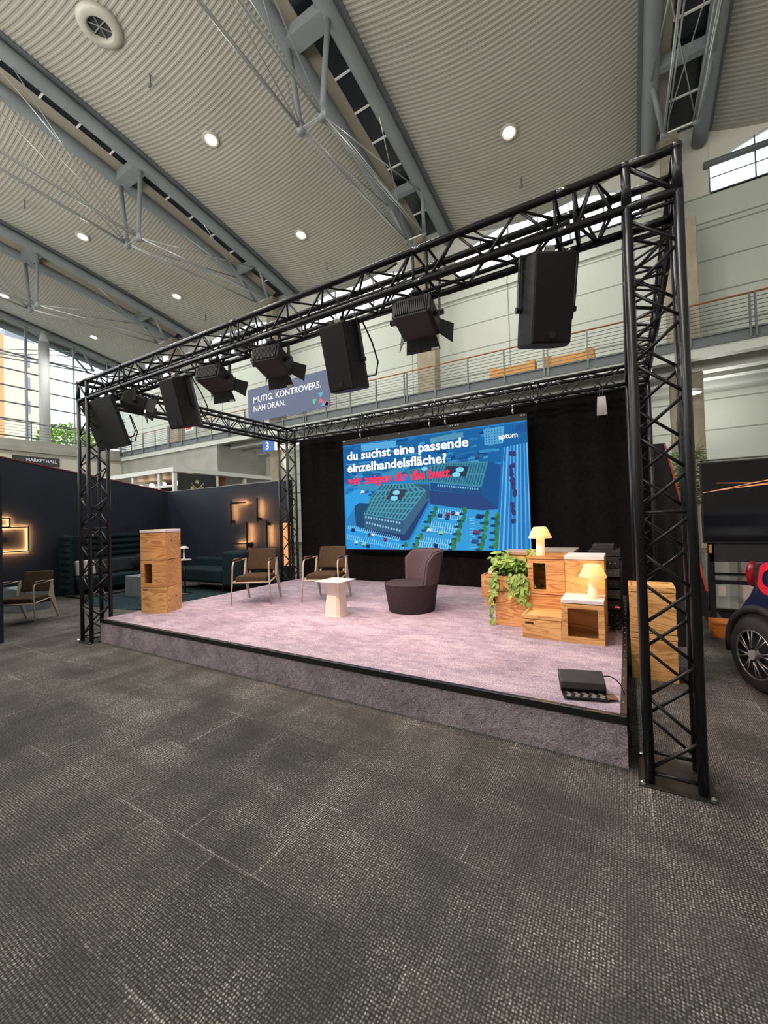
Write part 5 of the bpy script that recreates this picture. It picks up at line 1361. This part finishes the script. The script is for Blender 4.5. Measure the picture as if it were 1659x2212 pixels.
# local x forward, wheel centre of the near rear wheel at origin; car body lies to +y
prof = [(-.35, .2), (-.375, .3), (-.37, .40), (-.32, .53), (-.26, .645), (-.155, .767), (-.115, .85), (-.115, .95), (-.08, 1.03), (.0, 1.085), (.1, 1.2), (.25, 1.42), (.7, 1.54), (1.1, 1.45), (1.5, 1.0), (1.95, .86), (2.2, .62), (2.2, .2)]
sec = [(.03, .0), (-.012, .03), (-.012, .10), (0, .2)]
b = MB(); ny = 6
def inset(p, k):
    cx, cz = .9, .75
    return (cx + (p[0] - cx) * k, cz + (p[1] - cz) * k)
levels = [(.0, .965), (.02, .99), (.06, 1.0), (1.42, 1.0), (1.49, .975), (1.52, .90)]
vs = []
for (yy, k) in levels:
    for p in prof:
        q = inset(p, k); zz = q[1]; off = .10 * max(0, zz - .75)
        y2 = yy + (off if yy < .7 else -off)
        vs.append((q[0], y2 - .02, zz))
n = len(prof); fs = [tuple(range(n)), tuple(reversed(range(n * 5, n * 6)))]
for l in range(5):
    for k in range(n): fs.append((l * n + k, l * n + (k + 1) % n, (l + 1) * n + (k + 1) % n, (l + 1) * n + k))
b.add(vs, fs); b.build('body', CARM, t, False, .02, 3)
b = MB(); b.path([(.37 * math.cos(a * PI / 16), -.03, .30 + .37 * math.sin(a * PI / 16)) for a in range(-1, 18)], .035, 8); b.build('wheel_arch', mat('arch_black', (.01, .01, .012, 1), .7), t, True)
b = MB(); b.lathe([(.355, 0), (.355, .14)], 28, (0, 0, 0)); b.v = [Vector((p.x, -.035 + p.z * .6, .30 + p.y)) for p in b.v]; b.build('wheel_well', mat('arch_black', (.01, .01, .012, 1), .7), t)
def wheel(x, y0, sgn):
    b = MB(); b.lathe([(.19, -.09), (.27, -.09), (.30, -.06), (.30, .06), (.27, .09), (.19, .09), (.19, -.09)], 36, cap=False); b.v = [Vector((x + p.x, y0 + p.z, .30 + p.y)) for p in b.v]
    w_ = b.build('wheel', mat('tyre', (.012, .012, .012, 1), .8), t, True)
    b = MB(); yo = y0 + sgn * .085
    R0 = []
    for a in range(8):
        th = a * PI / 4 + .2
        for d in (-.13, .13):
            p0 = (x + .055 * math.cos(th + d * .4), yo + sgn * .015, .30 + .055 * math.sin(th + d * .4)); p1 = (x + .195 * math.cos(th + d), yo, .30 + .195 * math.sin(th + d)); b.tube(p0, p1, .007, 6)
    b.path([(x + .196 * math.cos(a * PI / 18), yo, .30 + .196 * math.sin(a * PI / 18)) for a in range(36)], .009, 6, True)
    b.build('rim', mat('rim_silver', srgb(150, 150, 150), .3, .8), w_, True)
    b = MB(); b.tube((x, yo - sgn * .02, .30), (x, yo + sgn * .025, .30), .04, 18); b.build('hub_cap', mat('hub_silver', srgb(200, 200, 204), .3, .6), w_)
    b = MB(); b.tube((x, y0 - .02, .3), (x, y0 + .02, .3), .19, 24); b.build('brake_disc', mat('disc_dark', (.02, .02, .02, 1), .6), w_)
wheel(0, .0, -1); wheel(1.75, .0, -1); wheel(0, 1.48, 1); wheel(1.75, 1.48, 1)
b = MB(); b.sphere((-.095, .0, .955), .075, 14, 10, .6, .7, 1.45); b.build('tail_light', mat('tail_red', srgb(128, 10, 28), .12), t, True)
b = MB(); b.box(-.075, -.02, -.02, .06, .78, 1.05); b.build('light_surround', mat('arch_black', (.01, .01, .012, 1), .7), t, False, .03, 3)
b = MB(); n = 32
vs = []
for r_ in (.07, .135):
    for k in range(n): vs.append((.085 + r_ * math.cos(2 * PI * k / n), -.03 + .1 * max(0, .94 + r_ * math.sin(2 * PI * k / n) - .75), .94 + r_ * math.sin(2 * PI * k / n)))
b.add(vs, [(k, (k + 1) % n, n + (k + 1) % n, n + k) for k in range(n)]); b.build('ring_decal', mat('decal_red', srgb(206, 30, 52), .4), t)
b = MB(); b.box(.45, 1.25, .052, .06, 1.0, 1.36); b.build('side_window', mat('car_glass', (.01, .012, .016, 1), .1), t)
